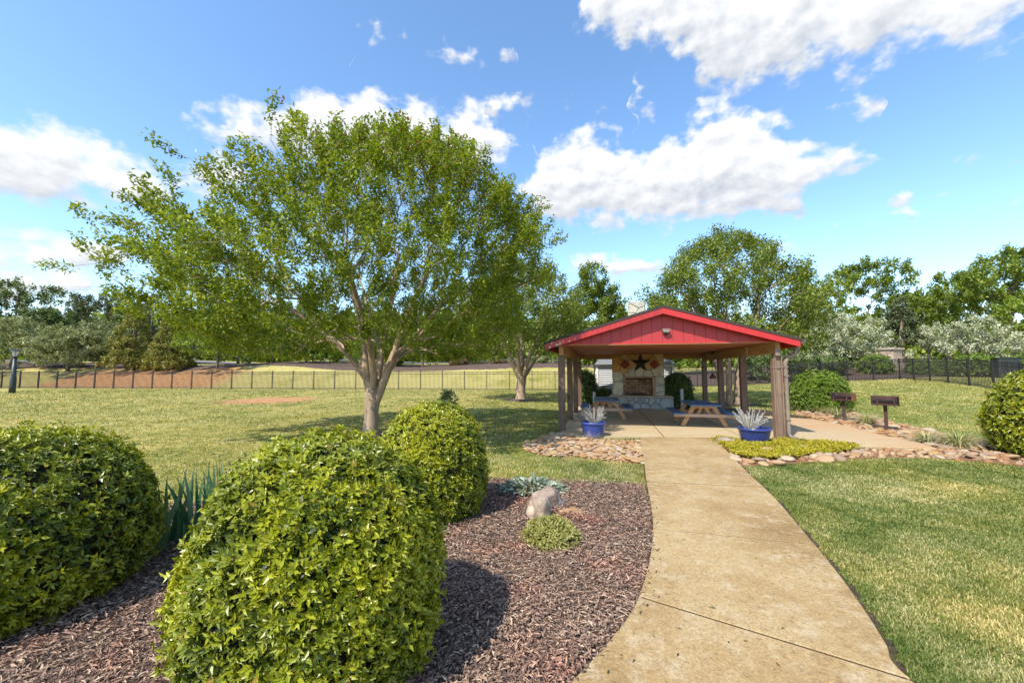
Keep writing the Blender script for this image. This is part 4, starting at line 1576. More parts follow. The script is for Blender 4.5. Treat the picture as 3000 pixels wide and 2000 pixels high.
for s in (-1, 1):
    # shingled slab, drip edge, fascia
    a = Vector((PW / 2, 0, APEX))
    ue = PW / 2 + s * (HS + .03)
    ze = APEX - slope * (HS + .03)
    mb = MB()
    for v in (FV - .03, BV):
        mb.v += [(PW / 2, v, APEX + .0), (ue, v, ze), (ue, v, ze + .045), (PW / 2, v, APEX + .047)]
    mb.f += [(0, 1, 2, 3), (7, 6, 5, 4), (0, 4, 5, 1), (1, 5, 6, 2), (2, 6, 7, 3), (3, 7, 4, 0)]
    rf = mb.build('roof_plane', MT['shingle'], pav)
    # shingle courses: thin overlapping strips
    nc = 16
    Ls = math.hypot(HS + .03, slope * (HS + .03))
    for c in range(nc):
        f0, f1 = c / nc, (c + 1.12) / nc
        mb = MB()
        for v in (FV - .035, BV + .005):
            for f, lift in ((f0, .048), (f1, .060)):
                f = min(f, 1.003)
                uu = PW / 2 + s * (HS + .03) * f
                zz = APEX - slope * (HS + .03) * f
                mb.v += [(uu, v, zz + lift), (uu, v, zz + lift - .009)]
        mb.f += [(0, 2, 6, 4), (1, 5, 7, 3), (0, 1, 3, 2), (4, 6, 7, 5), (2, 3, 7, 6), (0, 4, 5, 1)]
        mb.build('shingle_course', MT['shingle'], rf)
    for v, nm in ((FV, 'fascia'), (BV - .03, 'fascia')):
        mb = MB()
        ue2 = PW / 2 + s * HS
        ze2 = APEX - slope * HS
        dp = .140
        for vv in (v - .012, v + .022):
            mb.v += [(PW / 2, vv, APEX - .004), (ue2, vv, ze2 - .004), (ue2, vv, ze2 - dp), (PW / 2, vv, APEX - dp - .012)]
        mb.f += [(0, 1, 2, 3), (7, 6, 5, 4), (0, 4, 5, 1), (1, 5, 6, 2), (2, 6, 7, 3), (3, 7, 4, 0)]
        if s == -1 and v == FV:
            # local origin at the eave so that the flaking paint starts there
            off = Vector((ue2, v, ze2))
            mb.v = [tuple(Vector(p) - off) for p in mb.v]
            o = mb.build(nm, MT['red_worn'], pav, loc=off)
            o['label'] = 'fascia board with flaking red paint'
        else:
            mb.build(nm, MT['red'], pav)
    # soffit under the front overhang, between fascia and gable wall
    for v0, v1 in ((FV + .024, -.10),):
        mb = MB()
        zo = .085
        for v in (v0, v1):
            ue3 = PW / 2 + s * (HS - .02)
            mb.v += [(PW / 2, v, APEX - zo), (ue3, v, APEX - slope * (HS - .02) - zo), (ue3, v, APEX - slope * (HS - .02) - zo + .02), (PW / 2, v, APEX - zo + .02)]
        mb.f += [(0, 1, 2, 3), (7, 6, 5, 4), (0, 4, 5, 1), (1, 5, 6, 2), (2, 6, 7, 3), (3, 7, 4, 0)]
        mb.build('soffit', MT['red'], pav)
    # eave board along the side
    MB().box((PW / 2 + s * (HS - .03), (FV + BV) / 2, EAVE - .075), (.025, BV - FV - .08, .13)).build('eave_board', MT['red'], pav)
# gable wall of vertical boards, front and back
for v in (-.085, PD + .28):
    nb = 22
    u0, u1 = -.20, PW + .20
    wb = (u1 - u0) / nb
    for i in range(nb):
        a = u0 + wb * i + .003
        b = u0 + wb * (i + 1) - .003
        za, zb = roof_z(a) - .05, roof_z(b) - .05
        zbot = CZ + .03
        if max(za, zb) < zbot + .03:
            continue
        za, zb = max(za, zbot + .005), max(zb, zbot + .005)
        mb = MB()
        t_ = .018 + .002 * (i % 2)
        pts = [(a, zbot), (b, zbot), (b, zb), (a, za)]
        if a < PW / 2 < b:
            pts = [(a, zbot), (b, zbot), (b, zb), (PW / 2, APEX - .05), (a, za)]
        n = len(pts)
        for vv in (v - t_, v):
            mb.v += [(p[0], vv, p[1]) for p in pts]
        mb.f += [tuple(range(n)), tuple(reversed(range(n, 2 * n)))] + [(k, n + k, n + (k + 1) % n, (k + 1) % n) for k in range(n)]
        mb.build('siding_board', MT['red_siding'], pav)
    MB().box((PW / 2, v - .02, CZ + .012), (PW + .44, .05, .035)).build('gable_trim', MT['red'], pav)
# gutter and downspout on the right
gu = PW / 2 + HS + .055
mb = MB()
prof = [(-.05, .05), (-.045, -.045), (.035, -.05), (.06, .05), (.05, .05), (.028, -.038), (-.036, -.034), (-.04, .05)]
for v in (FV - .02, BV):
    mb.v += [(gu + p[0], v, EAVE - .02 + p[1]) for p in prof]
n = len(prof)
mb.f += [tuple(range(n)), tuple(reversed(range(n, 2 * n)))] + [(k, (k + 1) % n, n + (k + 1) % n, n + k) for k in range(n)]
gut = mb.build('gutter', MT['gutter'], pav)
ds = MB().tube([(gu - .02, -.06, EAVE - .06), (gu - .02, -.06, EAVE - .20), (gu - .05, -.06, EAVE - .28), (gu - .12, -.06, EAVE - .335), (gu - .22, -.06, EAVE - .375), (PW + .20, -.06, EAVE - .42), (PW + .165, -.06, EAVE - .48), (PW + .165, -.06, EAVE - .60),
                (PW + .165, -.06, .12), (PW + .19, -.09, .06), (PW + .27, -.20, .02)], .045, 10).build('downspout', MT['down'], pav, smooth=True)
MB().box((PW + .045, -.108, 1.62), (.34, .008, .016)).build('strap', MT['down'], ds)
for z in (1.42, .42):
    MB().box((PW + .165, -.06, z), (.10, .10, .03)).build('strap', MT['down'], ds)
MB().tube([(PW - .045, -.108, BB - .15), (PW - .045, -.108, .9), (PW - .03, -.108, .45), (PW - .02, -.11, .35), (PW + .02, -.112, 0.02)], .011, 6).build('conduit', MT['down'], pav)
MB().box((PW - .01, -.125, BB + .03), (.10, .07, .16)).build('junction_box', MT['down'], pav)

# flood light on the gable
fu = PW / 2 + .08
fl_ = thing('flood_light', 'small flood light fixed to the red gable', 'lamp', tuple(pav.location), PANG)
fz = CZ + .245
mb = MB().box((fu, -.125, fz + .03), (.10, .05, .10))
mb.build('bracket', MT['black'], fl_)
MB().box((fu, -.185, fz + .06), (.17, .09, .055), Matrix.Rotation(math.radians(-25), 3, 'X')).build('housing', MT['gutter'], fl_)
MB().box((fu, -.20, fz + .026), (.14, .07, .014), Matrix.Rotation(math.radians(-25), 3, 'X')).build('lens', MT['glass'], fl_)
MB().tube([(fu, -.14, fz + .0), (fu, -.17, fz - .05)], [.05, .02], 10).build('sensor', MT['black'], fl_)
# notice on the beam
sg = thing('notice_sign', 'small pale notice with dark print on the right-hand beam', 'sign', tuple(pav.location), PANG)
su = PW - .053
MB().box((su, 1.78, BB + .125), (.008, .15, .215)).build('board', MT['white'], sg)
for k, (dy, dz, w, h) in enumerate(((0, .06, .11, .035), (0, .015, .11, .03), (-.03, -.055, .04, .06), (.03, -.05, .035, .03), (.03, -.085, .035, .02))):
    MB().box((su - .006, 1.78 + dy, BB + .125 + dz), (.003, w, h)).build('print', MT['iron_red'] if k < 2 else MT['black'], sg)
# lantern hanging from the beam by the third post
ln = thing('hanging_bell', 'dark cone-shaped bell hanging beside the third right-hand post', 'bell', tuple(pav.location), PANG)
lu, lv = PW - .26, PD * 2 / 3 - .05
MB().tube([(lu, lv, CZ + .01), (lu, lv, CZ - .12)], [.06, .045], 10).build('mount', MT['black'], ln)
MB().tube([(lu, lv, CZ - .12), (lu, lv, 1.42)], .008, 6).build('chain', MT['down'], ln)
MB().lathe([(.012, 1.44), (.05, 1.40), (.085, 1.34), (.125, 1.27), (.118, 1.262), (.02, 1.262)], 16, (lu, lv, 0)).build('shade', MT['dark_rust'], ln, smooth=True)


# ------------------------------------------------------------------ fireplace
def voronoi(w, h, n, seed, ax=1.0, relax=2):
    r = np.random.default_rng(seed)
    pts = r.random((n, 2)) * [w, h]
    cells = []
    for it in range(relax + 1):
        cells = []
        for i in range(n):
            poly = [(0, 0), (w, 0), (w, h), (0, h)]
            for j in range(n):
                if j == i:
                    continue
                mid = (pts[i] + pts[j]) / 2
                nn = (pts[i] - pts[j]) * [1, ax]
                poly = clip_half(poly, mid, nn)
                if len(poly) < 3:
                    break
            cells.append(poly)
        if it < relax:
            for i, p in enumerate(cells):
                if len(p) > 2:
                    pts[i] = .5 * pts[i] + .5 * np.mean(np.array(p), axis=0)
    return [c for c in cells if len(c) > 2]


def inset_poly(poly, d):
    c = np.mean(np.array(poly), axis=0)
    out = poly
    n = len(poly)
    q = ccw([tuple(p) for p in poly])
    res = q
    for i in range(n):
        a, b = np.array(q[i]), np.array(q[(i + 1) % n])
        e = b - a
        L = np.linalg.norm(e)
        if L < 1e-6:
            continue
        nn = np.array([-e[1], e[0]]) / L
        res = clip_half(res, a + nn * d, nn)
        if len(res) < 3:
            return None
    return res


def veneer(parent, x0, z0, w, h, yf, n, seed, matf, thick=.04, hole=None, face='front', ax=1.0, xside=None):
    """irregular stones set on a wall face; face front lies in the plane y=yf facing -y, left/right at x=xside"""
    r = np.random.default_rng(seed + 100)
    for c in voronoi(w, h, n, seed, ax):
        cc = [(p[0] + x0, p[1] + z0) for p in c]
        polys = [cc]
        if hole:
            hx0, hx1, hz1 = hole
            mx = sum(p[0] for p in cc) / len(cc)
            mz = sum(p[1] for p in cc) / len(cc)
            # cut the cell back to the outside of the opening
            best = None
            for pt, nn in (((hx0, 0), (-1, 0)), ((hx1, 0), (1, 0)), ((0, hz1), (0, 1))):
                q = clip_half(cc, np.array(pt, float), np.array(nn, float))
                if len(q) > 2:
                    ar = abs(sum(q[i][0] * q[(i + 1) % len(q)][1] - q[(i + 1) % len(q)][0] * q[i][1] for i in range(len(q)))) / 2
                    if best is None or ar > best[0]:
                        best = (ar, q)
            if best is None or best[0] < .004:
                continue
            cc = best[1]
        q = inset_poly(cc, .011)
        if q is None:
            continue
        t_ = thick * (.7 + .6 * r.random())
        ins = .014
        q2 = inset_poly(q, ins) or q
        # chamfered stone
        mb = MB()
        n_ = len(q)
        cx = sum(p[0] for p in q) / n_
        cz = sum(p[1] for p in q) / n_
        tx, tz = (r.random() - .5) * .06, (r.random() - .5) * .06

        def put(p, d):
            d = d + tx * (p[0] - cx) + tz * (p[1] - cz) if d > .005 else d
            if face == 'front':
                return (p[0] - cx, -d, p[1] - cz)
            if face == 'left':
                return (-d, -(p[0] - cx), p[1] - cz)
            return (d, p[0] - cx, p[1] - cz)
        for p in q:
            mb.v.append(put(p, 0.0))
        for p in q:
            mb.v.append(put(p, t_ * .7))
        for p in q:
            dx, dz = p[0] - cx, p[1] - cz
            L = math.hypot(dx, dz) or 1
            kf = max(.3, 1 - ins / L)
            mb.v.append(put((cx + dx * kf, cz + dz * kf), t_))
        for i in range(2):
            for k in range(n_):
                k2 = (k + 1) % n_
                mb.f.append((i * n_ + k, i * n_ + k2, (i + 1) * n_ + k2, (i + 1) * n_ + k))
        mb.f.append(tuple(2 * n_ + k for k in range(n_)))
        mb.f.append(tuple(reversed(range(n_))))
        loc = (cx, yf, cz) if face == 'front' else (xside, yf - cx if face == 'left' else yf + cx, cz)
        mb.build('stone', matf(cx, cz), parent, loc=loc)


FU = 2.40
fpl = thing('stone_fireplace', 'stone fireplace with raised hearth, brick firebox and chimney at the back of the pavilion', 'fireplace', tuple(PAV(FU, 6.95)) + (PZ - .005,), PANG)
BWd = 2.0
hh_ = .50
OPX0, OPX1, OPZ = -.50, .56, 1.22
# body as four masses round the opening, then the shaft
body = MB()
body.box(((-BWd / 2 + OPX0) / 2, .35, 1.18), (OPX0 + BWd / 2, .70, 2.36))
body.box(((BWd / 2 + OPX1) / 2, .35, 1.18), (BWd / 2 - OPX1, .70, 2.36))
body.box(((OPX0 + OPX1) / 2, .35, (OPZ + 2.36) / 2), (OPX1 - OPX0, .699, 2.36 - OPZ))
body.box(((OPX0 + OPX1) / 2, .60, OPZ / 2), (OPX1 - OPX0, .20, OPZ))
body.box(((OPX0 + OPX1) / 2, .25, hh_ / 2), (OPX1 - OPX0, .498, hh_))
ch_body = body.build('chimney_breast', MT['mortar'], fpl)
shaft = MB().box((.02, .38, 3.40), (.64, .60, 2.08)).build('chimney', MT['mortar'], fpl)


def flag_mat(x, z):
    if z > 1.62:
        return MT['flag_upper']
    return MT['flag_mid']


veneer(ch_body, -BWd / 2, hh_, BWd, 2.36 - hh_, 0.0, 34, 5, flag_mat, .035, (OPX0 - .09, OPX1 + .09, OPZ + .06), ax=1.15)
veneer(ch_body, 0, 0, .70, 2.36, 0.0, 9, 6, flag_mat, .03, face='right', xside=BWd / 2)
veneer(ch_body, -.70, 0, .70, 2.36, 0.0, 9, 7, flag_mat, .03, face='left', xside=-BWd / 2)
veneer(shaft, -.30, 2.9, .64, 1.54, .08, 14, 8, lambda x, z: MT['flag_mid'], .035)
veneer(shaft, .08, 2.9, .60, 1.54, 0.0, 9, 9, lambda x, z: MT['flag_mid'], .03, face='right', xside=.34)
veneer(shaft, -.68, 2.9, .60, 1.54, 0.0, 9, 10, lambda x, z: MT['flag_mid'], .03, face='left', xside=-.30)
# hearth
HX0, HX1 = -1.12, 1.22
hearth = MB().box(((HX0 + HX1) / 2, -.26, .235), (HX1 - HX0, .52, .47)).build('hearth', MT['mortar'], fpl)
veneer(hearth, HX0, .01, HX1 - HX0, .45, -.52, 15, 15, lambda x, z: MT['flag_low'], .05)
veneer(hearth, .0, .01, .52, .45, -.52, 4, 16, lambda x, z: MT['flag_low'], .04, face='right', xside=HX1)
veneer(hearth, .0, .01, .52, .45, 0.0, 4, 17, lambda x, z: MT['flag_low'], .04, face='left', xside=HX0)
xs = [HX0 - .05, HX0 + .55, HX0 + 1.2, HX0 + 1.75, HX1 + .05]
for i in range(4):
    o = MB().box(((xs[i] + xs[i + 1]) / 2, -.29, .497), (xs[i + 1] - xs[i] - .012, .62, .052)).build('cap_slab', MT['slab'], hearth)
    bevel(o, .012, 2)
# firebox lining
fbx = MB().box(((OPX0 + OPX1) / 2, .495, (OPZ + hh_) / 2), (OPX1 - OPX0, .008, OPZ - hh_)).build('firebox', MT['firebox'], fpl)
bh = .10
row = 0
z = hh_ + .035
while z + bh < OPZ + .002:
    x = OPX0 + (.0 if row % 2 else -.14)
    while x < OPX1 - .02:
        a, b = max(x, OPX0 + .004), min(x + .27, OPX1 - .004)
        if b - a > .04:
            MB().box(((a + b) / 2, .475 - .006 * ((row * 7 + int(x * 31)) % 3), z + bh / 2), (b - a - .010, .034, bh - .010)).build('brick', MT['firebrick'], fbx)
        x += .28
    z += bh + .004
    row += 1
# brick frame round the opening
for sx, x in ((-1, OPX0 - .045), (1, OPX1 + .045)):
    z = hh_ + .03
    while z < OPZ - .03:
        MB().box((x, .02, z + bh / 2), (.085, .12, bh - .008)).build('brick', MT['firebrick'], fbx)
        z += bh + .004
x = OPX0 - .09
while x < OPX1 + .06:
    MB().box((x + .10, .02, OPZ + .03), (.19, .12, .055)).build('brick', MT['firebrick'], fbx)
    x += .205
# logs and grate in the box
fg = thing('fire_grate', 'low dark log grate standing in the brick firebox', 'grate', (PAV(FU, 6.95)[0], PAV(FU, 6.95)[1], PZ - .005), PANG)
for k in range(5):
    MB().bar((-.22 + k * .13, .12, hh_ + .09), (-.22 + k * .13, .42, hh_ + .09), .02, .02).build('bar', MT['black'], fg)
for k in range(2):
    MB().bar((-.27, .16 + k * .2, hh_ + .075), (.35, .16 + k * .2, hh_ + .075), .02, .02).build('rail', MT['black'], fg)
for sx in (-.22, .30):
    for sy in (.16, .36):
        MB().box((sx, sy, hh_ + .035), (.02, .02, .075)).build('leg', MT['black'], fg)


# tin star
def flat_shape(name, pts, mat, parent, thick=.02, ridge=0.0):
    mb = MB()
    n = len(pts)
    mb.v += [(p[0], 0.0, p[1]) for p in pts] + [(p[0], -thick, p[1]) for p in pts]
    if ridge:
        mb.v.append((0, -thick - ridge, 0))
        mb.f += [(n + k, n + (k + 1) % n, 2 * n) for k in range(n)]
    else:
        mb.f.append(tuple(n + k for k in range(n)))
    mb.f.append(tuple(reversed(range(n))))
    mb.f += [(k, (k + 1) % n, n + (k + 1) % n, n + k) for k in range(n)]
    return mb.build(name, mat, parent)


def fp_point(x, y, z):
    c, s_ = math.cos(PANG), math.sin(PANG)
    b = PAV(FU, 6.95)
    return (b[0] + x * c - y * s_, b[1] + x * s_ + y * c, PZ + z)


star = thing('star_ornament', 'black five-pointed metal star on the upper chimney breast', 'star', fp_point(.10, -.045, 1.84), PANG)
pts = []
for k in range(10):
    a = math.pi / 2 + k * math.pi / 5
    rr = .42 if k % 2 == 0 else .165
    pts.append((rr * math.cos(a), rr * math.sin(a)))
flat_shape('star_plate', pts, MT['star'], star, .012, .06)
for sx, lab in ((-.52, 'rust-red scrollwork ornament on the chimney breast, on the star\'s tall-bush side'), (.64, 'rust-red scrollwork ornament on the chimney breast, on the star\'s many-trunked-tree side')):
    t = thing('iron_ornament', lab, 'ornament', fp_point(sx, -.045, 1.78), PANG)
    for a in (0, 90):
        mb = MB()
        for sgn in (-1, 1):
            arc = [(sgn * .15 * math.cos(q), -.012, .15 * math.sin(q) * .9) for q in np.linspace(-1.2, 1.2, 9)]
            if a == 90:
                arc = [(p[2], p[1], p[0]) for p in arc]
            mb.tube(arc, .016, 6)
        mb.build('scroll', MT['iron_red'], t)
    petals = []
    for k in range(16):
        q = 2 * math.pi * k / 16
        rr = .20 if k % 4 == 0 else (.105 if k % 2 == 0 else .14)
        petals.append((rr * math.cos(q), rr * math.sin(q)))
    flat_shape('centre_plate', petals, MT['iron_red'], t, .014, .01)
    MB().bar((0, -.012, -.19), (0, -.012, .19), .03, .014).build('spine', MT['iron_red'], t)
    MB().bar((-.17, -.014, 0), (.17, -.014, 0), .014, .03).build('cross_bar', MT['iron_red'], t)

# ------------------------------------------------------------------ white louvred enclosure behind the fireplace
c0 = AT(1748, 1000, 18.6)
c1 = AT(1970, 1000, 18.0)
shed = thing('louvred_shed', 'grey-white louvred shed half hidden behind the fireplace', 'shed', (c0.x, 18.6, Tf(c0.x, 18.6)), math.atan2(18.0 - 18.6, c1.x - c0.x))
SW = math.hypot(c1.x - c0.x, .6)
SH = 1.86
for x in (0, SW * .5, SW):
    for y in (0, 1.6):
        MB().box((x, y, SH / 2 - .03), (.10, .10, SH + .06)).build('corner_post', MT['white'], shed)
for y in (0, 1.6):
    MB().box((SW / 2, y, SH - .05), (SW - .104, .085, .10)).build('top_rail', MT['white'], shed)
MB().box((SW / 2, 1.52, SH / 2), (SW - .11, .03, SH - .1)).build('back_wall', MT['shed'], shed)
for x in (0, SW):
    MB().box((x, .8, SH / 2), (.03, 1.49, SH - .02)).build('side_wall', MT['shed'], shed)
for k in range(17):
    zz = .10 + k * .102
    for a, b in ((.055, SW * .5 - .055), (SW * .5 + .055, SW - .055)):
        MB().box(((a + b) / 2, .0, zz), (b - a, .018, .095), Matrix.Rotation(math.radians(-14), 3, 'X')).build('slat', MT['shed'], shed)
mb = MB()
mb.v += [(-.12, -.18, SH), (SW + .12, -.18, SH), (SW + .12, 1.8, SH), (-.12, 1.8, SH), (.25, .8, SH + .42), (SW - .25, .8, SH + .42)]
mb.f += [(0, 1, 5, 4), (1, 2, 5), (2, 3, 4, 5), (3, 0, 4), (3, 2, 1, 0)]
mb.build('roof', MT['grey_roof'], shed)


for px, py, Y, lab in ((1741, 1150, 16.2, 'short grey stake in front of the tall evergreen bush'), (1997, 1141, 16.0, 'short grey stake in front of the dark rounded bush')):
    top = AT(px, py, Y)
    st = thing('garden_stake', lab, 'stake', (top.x, Y, PZ - .005), 0)
    hs_ = top.z - PZ
    MB().box((0, 0, hs_ / 2), (.09, .09, hs_)).build('shaft', MT['shed'], st)
    MB().box((0, 0, hs_ + .012), (.11, .11, .024)).build('cap', MT['shed'], st)

# ------------------------------------------------------------------ picnic tables
def picnic_table(label, loc, rotz, s=1.0):
    t = thing('picnic_table', label, 'picnic table', (loc[0], loc[1], PZ), rotz, 'picnic tables')
    TH, TL = .615, 1.75
    for k in range(5):      # top planks run along x
        o = MB().box((.0, -.31 + k * .155, TH - .018), (TL, .145, .036)).build('top_plank', MT['blue'], t)
        bevel(o, .006)
    for sgn in (-1, 1):
        for k in range(2):
            o = MB().box((0, sgn * (.60 + k * .145), .365), (TL, .135, .034)).build('seat_plank', MT['blue'], t)
            bevel(o, .006)
    for x in (-.58, .58):
        e = 1 if x > 0 else -1
        fr = MB().box((x + e * .02, 0, TH - .075), (.038, .66, .078)).build('top_cleat', MT['pine'], t)
        o = MB().box((x + e * .045, 0, .305), (.04, 1.56, .088)).build('seat_rail', MT['pine_pale'], t)
        bevel(o, .008)
        for sgn in (-1, 1):
            o = MB().bar((x, sgn * .56, 0.005), (x, sgn * .235, TH - .04), .038, .105, up=(0, 1, 0)).build('leg', MT['pine'], t)
    for e in (-1, 1):
        MB().bar((e * .55, 0, .29), (e * .06, 0, TH - .05), .038, .075, up=(0, 1, 0)).build('brace', MT['pine'], t)
        for sgn in (-1, 1):
            MB().bar((e * .555, sgn * .17, .30), (e * .555, sgn * .03, TH - .06), .036, .07, up=(0, 1, 0)).build('brace', MT['pine'], t)
    return t


ra = np.array(G(2062, 1240))
tc1 = AT(2042, 1225, 12.3)
p1 = np.array(G(2062, 1232))
picnic_table('picnic table with blue planks in front of the dark rounded bush', (5.42, 11.65), PANG + math.pi / 2, 1)
picnic_table('picnic table with faded blue planks standing beside the hearth, near the tall evergreen bush', (3.12, 13.35), PANG + math.pi / 2 + .03, 1)


# ------------------------------------------------------------------ pots and plants
def M_potworn():
    m, t, p = newmat('cobalt_pot_worn')
    n = noise(t, 5, 5, stretch=(3, 3, .6))
    tcz = t.nodes.new('ShaderNodeSeparateXYZ')
    t.links.new(t.nodes.new('ShaderNodeTexCoord').outputs['Object'], tcz.inputs[0])
    k = mrange(t, MATH(t, 'ADD', tcz.outputs[2], MATH(t, 'MULTIPLY', n, .30)), .16, .32)
    col = mixc(t, k, (.34, .29, .36), (.040, .065, .25))
    t.links.new(col, p.inputs['Base Color'])
    p.inputs['Roughness'].default_value = .3
    return m


MT['pot_worn'] = M_potworn()


def pot(label, loc, D, H, mat, seed):
    t = thing('flower_pot', label, 'flower pot', (loc[0], loc[1], Tf(*loc) + .012), 0)
    R = D / 2
    MB().lathe([(.001, 0), (R * .70, 0), (R * .74, .015), (R * .86, H * .45), (R * .93, H * .80), (R * .94, H * .83)], 32).build('body', mat, t, smooth=True)
    MB().lathe([(R * .93, H * .82), (R * .99, H * .84), (R, H * .90), (R * 1.0, H * .985), (R * .975, H), (R * .93, H * .985), (R * .915, H * .90), (R * .86, H * .70)], 32).build('rim', mat, t, smooth=True)
    MB().lathe([(.001, H * .80), (R * .5, H * .815), (R * .90, H * .79)], 24).build('soil', MT['mulch_soil'], t, smooth=True)
    return t


def silver_plant(label, loc, z, R, H, seed, off=(0, 0), n=46):
    """many-stemmed silver herb: each stem a tapering wand with small leaves"""
    r = np.random.default_rng(seed)
    t = thing('silver_herb', label, 'plant', (loc[0] + off[0], loc[1] + off[1], z))
    mb = MB()
    P, D, Nn, L, W = [], [], [], [], []
    for i in range(n):
        a = r.random() * 2 * math.pi
        lean = r.random() ** .7 * .95
        h = H * (.65 + .45 * r.random())
        d = np.array([math.cos(a) * math.sin(lean), math.sin(a) * math.sin(lean), math.cos(lean)])
        b = np.array([math.cos(a), math.sin(a), 0]) * R * .35 * r.random()
        pts = [b + d * h * s + np.array([0, 0, .12 * h * s * (1 - s)]) - np.array([0, 0, .25 * h * s * s * lean * .4]) for s in np.linspace(0, 1, 5)]
        mb.tube([tuple(p) for p in pts], [.006, .0065, .006, .005, .003], 4)
        for s in np.linspace(.2, 1.0, 11):
            q = b + d * h * s + np.array([0, 0, .12 * h * s * (1 - s)]) - np.array([0, 0, .25 * h * s * s * lean * .4])
            for k in range(3):
                P.append(q)
                D.append(d * .9 + rdir(1, r)[0] * .75)
                Nn.append(rdir(1, r)[0])
                L.append(.040 * (.7 + .6 * r.random()))
                W.append(.010)
    me = mb.mesh('stems')
    a_ = me.attributes.new('rnd', 'FLOAT', 'FACE')
    a_.data.foreach_set('value', np.full(len(me.polygons), .55, np.float32))
    add('stems', me, MT['leaf_lavender'], t)
    P, D, Nn = np.array(P), np.array(D), np.array(Nn)
    stuff(add('leaves', leaf_mesh('leaves', P, D, Nn, np.array(L), np.array(W), r.random(len(P))), MT['leaf_lavender'], t))
    return t


plc = G(1742, 1284)
plc = (plc[0], plc[1] + .12)
pot('weathered blue glazed pot standing on the stones, near the slender front post', plc, .60, .37, MT['pot_worn'], 1)
silver_plant('silvery herb growing in the weathered blue pot on the stones', plc, Tf(*plc) + .30, .25, .44, 31, (.03, 0), 50)
prc = G(2223, 1303)
prc = (prc[0], prc[1] + .14)
pot('deep blue glazed pot in the yellow groundcover by the stout front post', prc, .66, .345, MT['pot'], 2)
silver_plant('silvery herb leaning out of the deep blue pot by the stout front post', prc, Tf(*prc) + .28, .28, .50, 32, (-.10, 0), 44)


# ------------------------------------------------------------------ grills
def grill(label, loc, rotz, mat, sidemat, s=1.0):
    t = thing('park_grill', label, 'grill', (loc[0], loc[1], Tf(*loc)), rotz, None)
    zt = .70 * s
    W, Dp, Hh = .52 * s, .42 * s, .235 * s
    o = MB().box((0, 0, zt / 2 - .03), (.075, .075, zt + .05)).build('post', MT['dark_rust'], t)
    bevel(o, .006)
    # fire box: floor, back and two sides, open at the front (-y)
    bx = MB().box((0, .02, zt + .008), (W, Dp, .016)).build('floor_plate', mat, t)
    MB().box((0, Dp / 2 + .012, zt + Hh / 2), (W, .012, Hh)).build('back_plate', mat, t)
    for sx in (-1, 1):
        MB().box((sx * (W / 2 + .006), .02, zt + Hh / 2), (.012, Dp + .02, Hh)).build('side_plate', sidemat if sx > 0 else mat, t)
    MB().box((0, -Dp / 2 + .02, zt + .045), (W - .02, .012, .055)).build('front_lip', mat, t)
    for k in range(9):
        MB().bar((-W / 2 + .04 + k * (W - .08) / 8, -Dp / 2 - .03, zt + .125), (-W / 2 + .04 + k * (W - .08) / 8, Dp / 2 - .02, zt + .125), .009, .009).build('grate_bar', MT['black'], t)
    for y in (-Dp / 2 - .03, Dp / 2 - .03):
        MB().bar((-W / 2 + .01, y, zt + .113), (W / 2 - .01, y, zt + .113), .014, .014).build('grate_rail', MT['black'], t)
    for sx in (-1, 1):
        MB().tube([(sx * W * .32, -Dp / 2 - .03, zt + .118), (sx * W * .32, -Dp / 2 - .13, zt + .10), (sx * W * .32, -Dp / 2 - .16, zt - .02)], .013, 6).build('handle', MT['dark_rust'], t)
    MB().bar((0, -.02, zt - .16), (0, -Dp * .38, zt), .03, .02).build('brace', MT['dark_rust'], t)
    return t


ga = G(2474, 1236)
grill('park grill with bright orange rusted side on a short post', ga, math.radians(-52), MT['dark_rust'], MT['rust'], .95)
gb = G(2598, 1263)
grill('park grill with dark brown firebox, the one nearer the liriope clumps', gb, math.radians(-40), MT['dark_rust'], MT['dark_rust'], .98)


# ------------------------------------------------------------------ fences
def fence_run(name, label, a, b, n, pickets_as_parts, HF=1.5):
    t = thing(name, label, 'fence', (a[0], a[1], Tf(*a)))
    z0 = Tf(*a)
    a, b = np.array(a), np.array(b)
    post = MB().box((0, 0, HF / 2 + .0), (.064, .064, HF + .06)).box((0, 0, HF + .045), (.078, .078, .03)).mesh('post')
    post.materials.append(MT['fence'])
    pk = MB().box((0, 0, HF / 2 + .02), (.02, .02, HF - .09)).mesh('picket')
    pk.materials.append(MT['fence'])
    for i in range(n + 1):
        p = a + (b - a) * i / n
        add('post', post, None, t, (p[0] - a[0], p[1] - a[1], Tf(*p) - z0 - .02))
    ang = math.atan2(b[1] - a[1], b[0] - a[0])
    for i in range(n):
        p, q = a + (b - a) * i / n, a + (b - a) * (i + 1) / n
        zp, zq = Tf(*p) - z0, Tf(*q) - z0
        for hz in (.12, HF - .20, HF - .04):
            MB().bar((p[0] - a[0], p[1] - a[1], zp + hz), (q[0] - a[0], q[1] - a[1], zq + hz), .028, .034).build('rail', MT['fence'], t)
        m_ = 17
        mb = MB()
        for k in range(1, m_):
            f = k / m_
            c = p + (q - p) * f
            zc = zp + (zq - zp) * f
            if pickets_as_parts:
                add('picket', pk, None, t, (c[0] - a[0], c[1] - a[1], zc + .01), (0, 0, ang))
            else:
                mb.box((c[0] - a[0], c[1] - a[1], zc + HF / 2), (.024, .024, HF - .06))
        if not pickets_as_parts:
            stuff(mb.build('pickets', MT['fence'], t))
    return t


